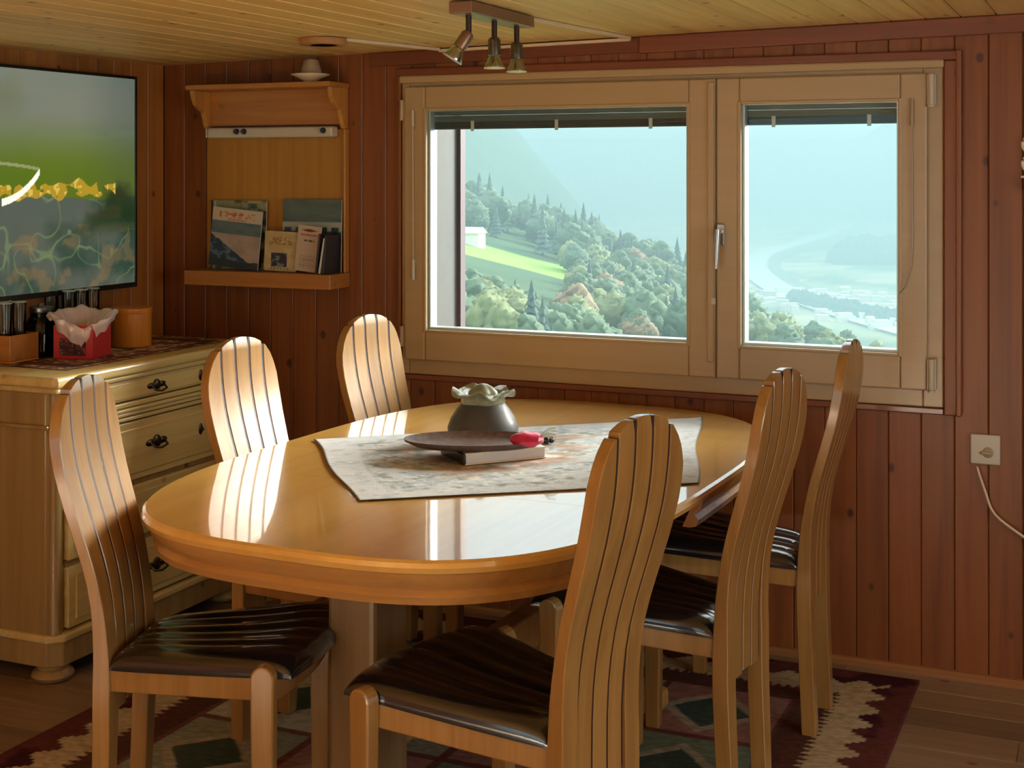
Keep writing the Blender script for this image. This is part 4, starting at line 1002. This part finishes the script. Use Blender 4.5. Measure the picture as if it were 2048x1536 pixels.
for k in range(160):
    y = R.uniform(585, 660); x = R.uniform(1500, 1900)+0; 
    if abs((y-590)-(x-1560)*.2) > 34: continue
    d = 2800*(-VAL)/(y-345); u = (x-1024)/2800*d; a = R.uniform(3, 6); b_ = R.uniform(3, 5); p = [W(u-a, d-b_, VAL), W(u+a, d-b_, VAL), W(u+a, d+b_, VAL), W(u-a, d+b_, VAL)]; h_ = R.uniform(4, 8)
    q = [(c[0], c[1], c[2]+h_) for c in p]; vh.add(p+q, [(0, 1, 5, 4), (1, 2, 6, 5), (2, 3, 7, 6), (3, 0, 4, 7), (4, 5, 6, 7)])
vo_ = vh.build('village', principled('village', (.80, .76, .72), .8)); tag(vo_, 'tiny pale houses of a village along the valley road', 'village', kind='stuff')

# trees: a few crown shapes, copied one by one
TM = [noisy('leaf_green', (.04, .08, .05), (.085, .14, .075), 1.2, .9, 0), noisy('leaf_olive', (.09, .13, .055), (.16, .19, .085), 1.2, .9, 0),
      noisy('leaf_rust', (.14, .10, .06), (.20, .15, .09), 1.2, .9, 0), noisy('needle_blue', (.035, .075, .075), (.06, .11, .10), 1.2, .9, 0)]
bark = principled('bark', (.09, .065, .045), .9)
def crown_mesh(seed, kind, mat):
    rr = random.Random(seed); bm = bmesh.new()
    if kind == 'round':
        lobes = [(0, 0, 5.4, 3.0)]+[(1.9*math.cos(a), 1.9*math.sin(a), rr.uniform(3.6, 6.4), rr.uniform(1.5, 2.1)) for a in [k*1.05+rr.random() for k in range(6)]]+[(rr.uniform(-.8, .8), rr.uniform(-.8, .8), 7.6, 1.8)]
        for x, y, z, r in lobes:
            g = bmesh.ops.create_icosphere(bm, subdivisions=3, radius=r)
            for v in g['verts']:
                d = v.co.normalized(); v.co += d*r*(.20*math.sin(d.x*9+seed)*math.sin(d.y*8+seed*2)+.16*math.sin(d.z*11+d.x*7+seed*3)+.10*(rr.random()-.5)); v.co += Vector((x, y, z))
    else:
        for i in range(9):
            z0 = 1.2+i*1.15; r = 2.6*(1-i/9.5); n = 11; a0 = rr.random()*6
            ring = [bm.verts.new((r*(1+.22*(rr.random()-.5))*math.cos(a0+2*PI*k/n)*(1.12 if k % 2 else .82), r*math.sin(a0+2*PI*k/n)*(1.12 if k % 2 else .82), z0+(-.25 if k % 2 else .1))) for k in range(n)]
            tp = bm.verts.new((0, 0, z0+2.0)); bt = bm.verts.new((0, 0, z0+.3))
            for k in range(n): bm.faces.new((ring[k], ring[(k+1) % n], tp)); bm.faces.new((ring[(k+1) % n], ring[k], bt))
    nf_ = len(bm.faces)
    g = bmesh.ops.create_cone(bm, cap_ends=True, segments=8, radius1=.32, radius2=.16, depth=5, matrix=Matrix.Translation((0, 0, 2.0)))
    bm.faces.ensure_lookup_table()
    for i, f in enumerate(bm.faces): f.material_index = 0 if i < nf_ else 1; f.smooth = kind == 'round'
    me = bpy.data.meshes.new('tree'); bm.to_mesh(me); bm.free(); me.materials.append(mat); me.materials.append(bark); return me
crowns = {(k, m): crown_mesh(k*7+m, 'fir' if m == 3 else 'round', TM[m]) for k in range(3) for m in range(4)}
TREES = []
def tree(u, wd, h, m, label, group):
    if any((u-a)**2+((wd-b)*.6)**2 < 5 for a, b in TREES): u += 2.4
    TREES.append((u, wd))
    x = 1024+2800*u/wd; zt = float(terr(np.array([u]), np.array([wd]))[0])
    if wd < 330 and x < 1150:
        lim = 345+0
        h = min(h, ((345-(522+(x-905)*.36))/2800*wd)-zt)
        if h < 3.2: return
    o = bpy.data.objects.new('tree', crowns[(R.randrange(3), m)]); COL.objects.link(o); z = float(terr(np.array([u]), np.array([wd]))[0])
    o.location = W(u, wd, z-.4); s = h/9.2; o.scale = (s*R.uniform(.9, 1.15), s*R.uniform(.9, 1.15), s); o.rotation_euler = (0, 0, R.uniform(0, 6.28)); tag(o, label, 'tree', group)
LN, LM_ = 'tree in the wood below and beside the bright green meadow', 'tree in the hazy wood above the bright green meadow'
for k in range(120):      # slope below the meadow
    wd = R.uniform(185, 318); x = R.uniform(880, 1420); u = (x-1024)/2800*wd
    if wd < 205 and 1300 < x: continue
    m = R.choices((0, 1, 2, 3), (6, 3, .25, .8))[0]; tree(u, wd, R.uniform(5.5, 8.0), m, LN, 'trees on the slope below the meadow')
for k in range(62):
    wd = R.uniform(135, 235); x = R.uniform(880, 1170); u = (x-1024)/2800*wd
    tree(u, wd, R.uniform(4.5, 7.5), R.choices((0, 1, 2, 3), (6, 2, .12, 1))[0], LN, 'trees on the slope below the meadow')
for k in range(45):      # right of the meadow
    wd = R.uniform(320, 420); x = R.uniform(1135, 1420); u = (x-1024)/2800*wd
    m = R.choices((0, 1, 2, 3), (6, 3, .4, 1))[0]; tree(u, wd, R.uniform(7, 10), m, LN, 'trees on the slope below the meadow')
for k in range(98):     # wood above the meadow
    wd = R.uniform(378, 520); x = R.uniform(880, 1420); u = (x-1024)/2800*wd
    m = R.choices((0, 1, 3), (6, 1, 4))[0]; tree(u, wd, R.uniform(8, 13), m, LM_, 'trees of the wood above the meadow')
for k in range(36):      # seen low in the narrow sash
    wd = R.uniform(215, 290); x = R.uniform(1460, 1860); u = (x-1024)/2800*wd
    if x > 1600 and R.random() < .3: continue
    m = R.choices((0, 1), (5, 3))[0]; tree(u, wd, R.uniform(6, 9)*(1.1-.35*(x-1460)/400), m, 'leafy tree low behind the narrow window sash', 'trees below the narrow sash')
fh = empty('farmhouse', W(-10.5, 362, float(terr(np.array([-10.5]), np.array([362.]))[0])), 0, 'small white farmhouse at the upper edge of the green meadow', 'house')
MB().box(-3, 3, -2.2, 2.2, -1, 3).build('wall', principled('plaster', (.8, .8, .8), .8), fh)
MB().prism([(-2.7, 3.0), (2.7, 3.0), (0, 4.6)], -3.4, 3.4, 'x').build('roof', principled('roof', (.45, .45, .47), .8), fh)

# haze filling the valley
hz = bpy.data.materials.new('haze'); hz.use_nodes = True; t = hz.node_tree; t.nodes.clear()
o = t.nodes.new('ShaderNodeOutputMaterial'); vs_ = t.nodes.new('ShaderNodeVolumeScatter'); va_ = t.nodes.new('ShaderNodeVolumeAbsorption'); ad_ = t.nodes.new('ShaderNodeAddShader')
for q in (vs_, va_): q.inputs['Color'].default_value = (.275, .39, .435, 1); q.inputs['Density'].default_value = .00115
vs_.inputs['Anisotropy'].default_value = 0
t.links.new(vs_.outputs[0], ad_.inputs[0]); t.links.new(va_.outputs[0], ad_.inputs[1]); t.links.new(ad_.outputs[0], o.inputs['Volume'])
b = MB(); p = [W(-6000, 14, 0), W(9500, 14, 0), W(9500, 8900, 0), W(-6000, 8900, 0)]
b.add([(q[0], q[1], -170) for q in p]+[(q[0], q[1], 85) for q in p], [(0, 1, 2, 3), (7, 6, 5, 4), (0, 4, 5, 1), (1, 5, 6, 2), (2, 6, 7, 3), (3, 7, 4, 0)])
ho_ = b.build('haze', hz); tag(ho_, 'blue valley haze', 'haze', kind='stuff')
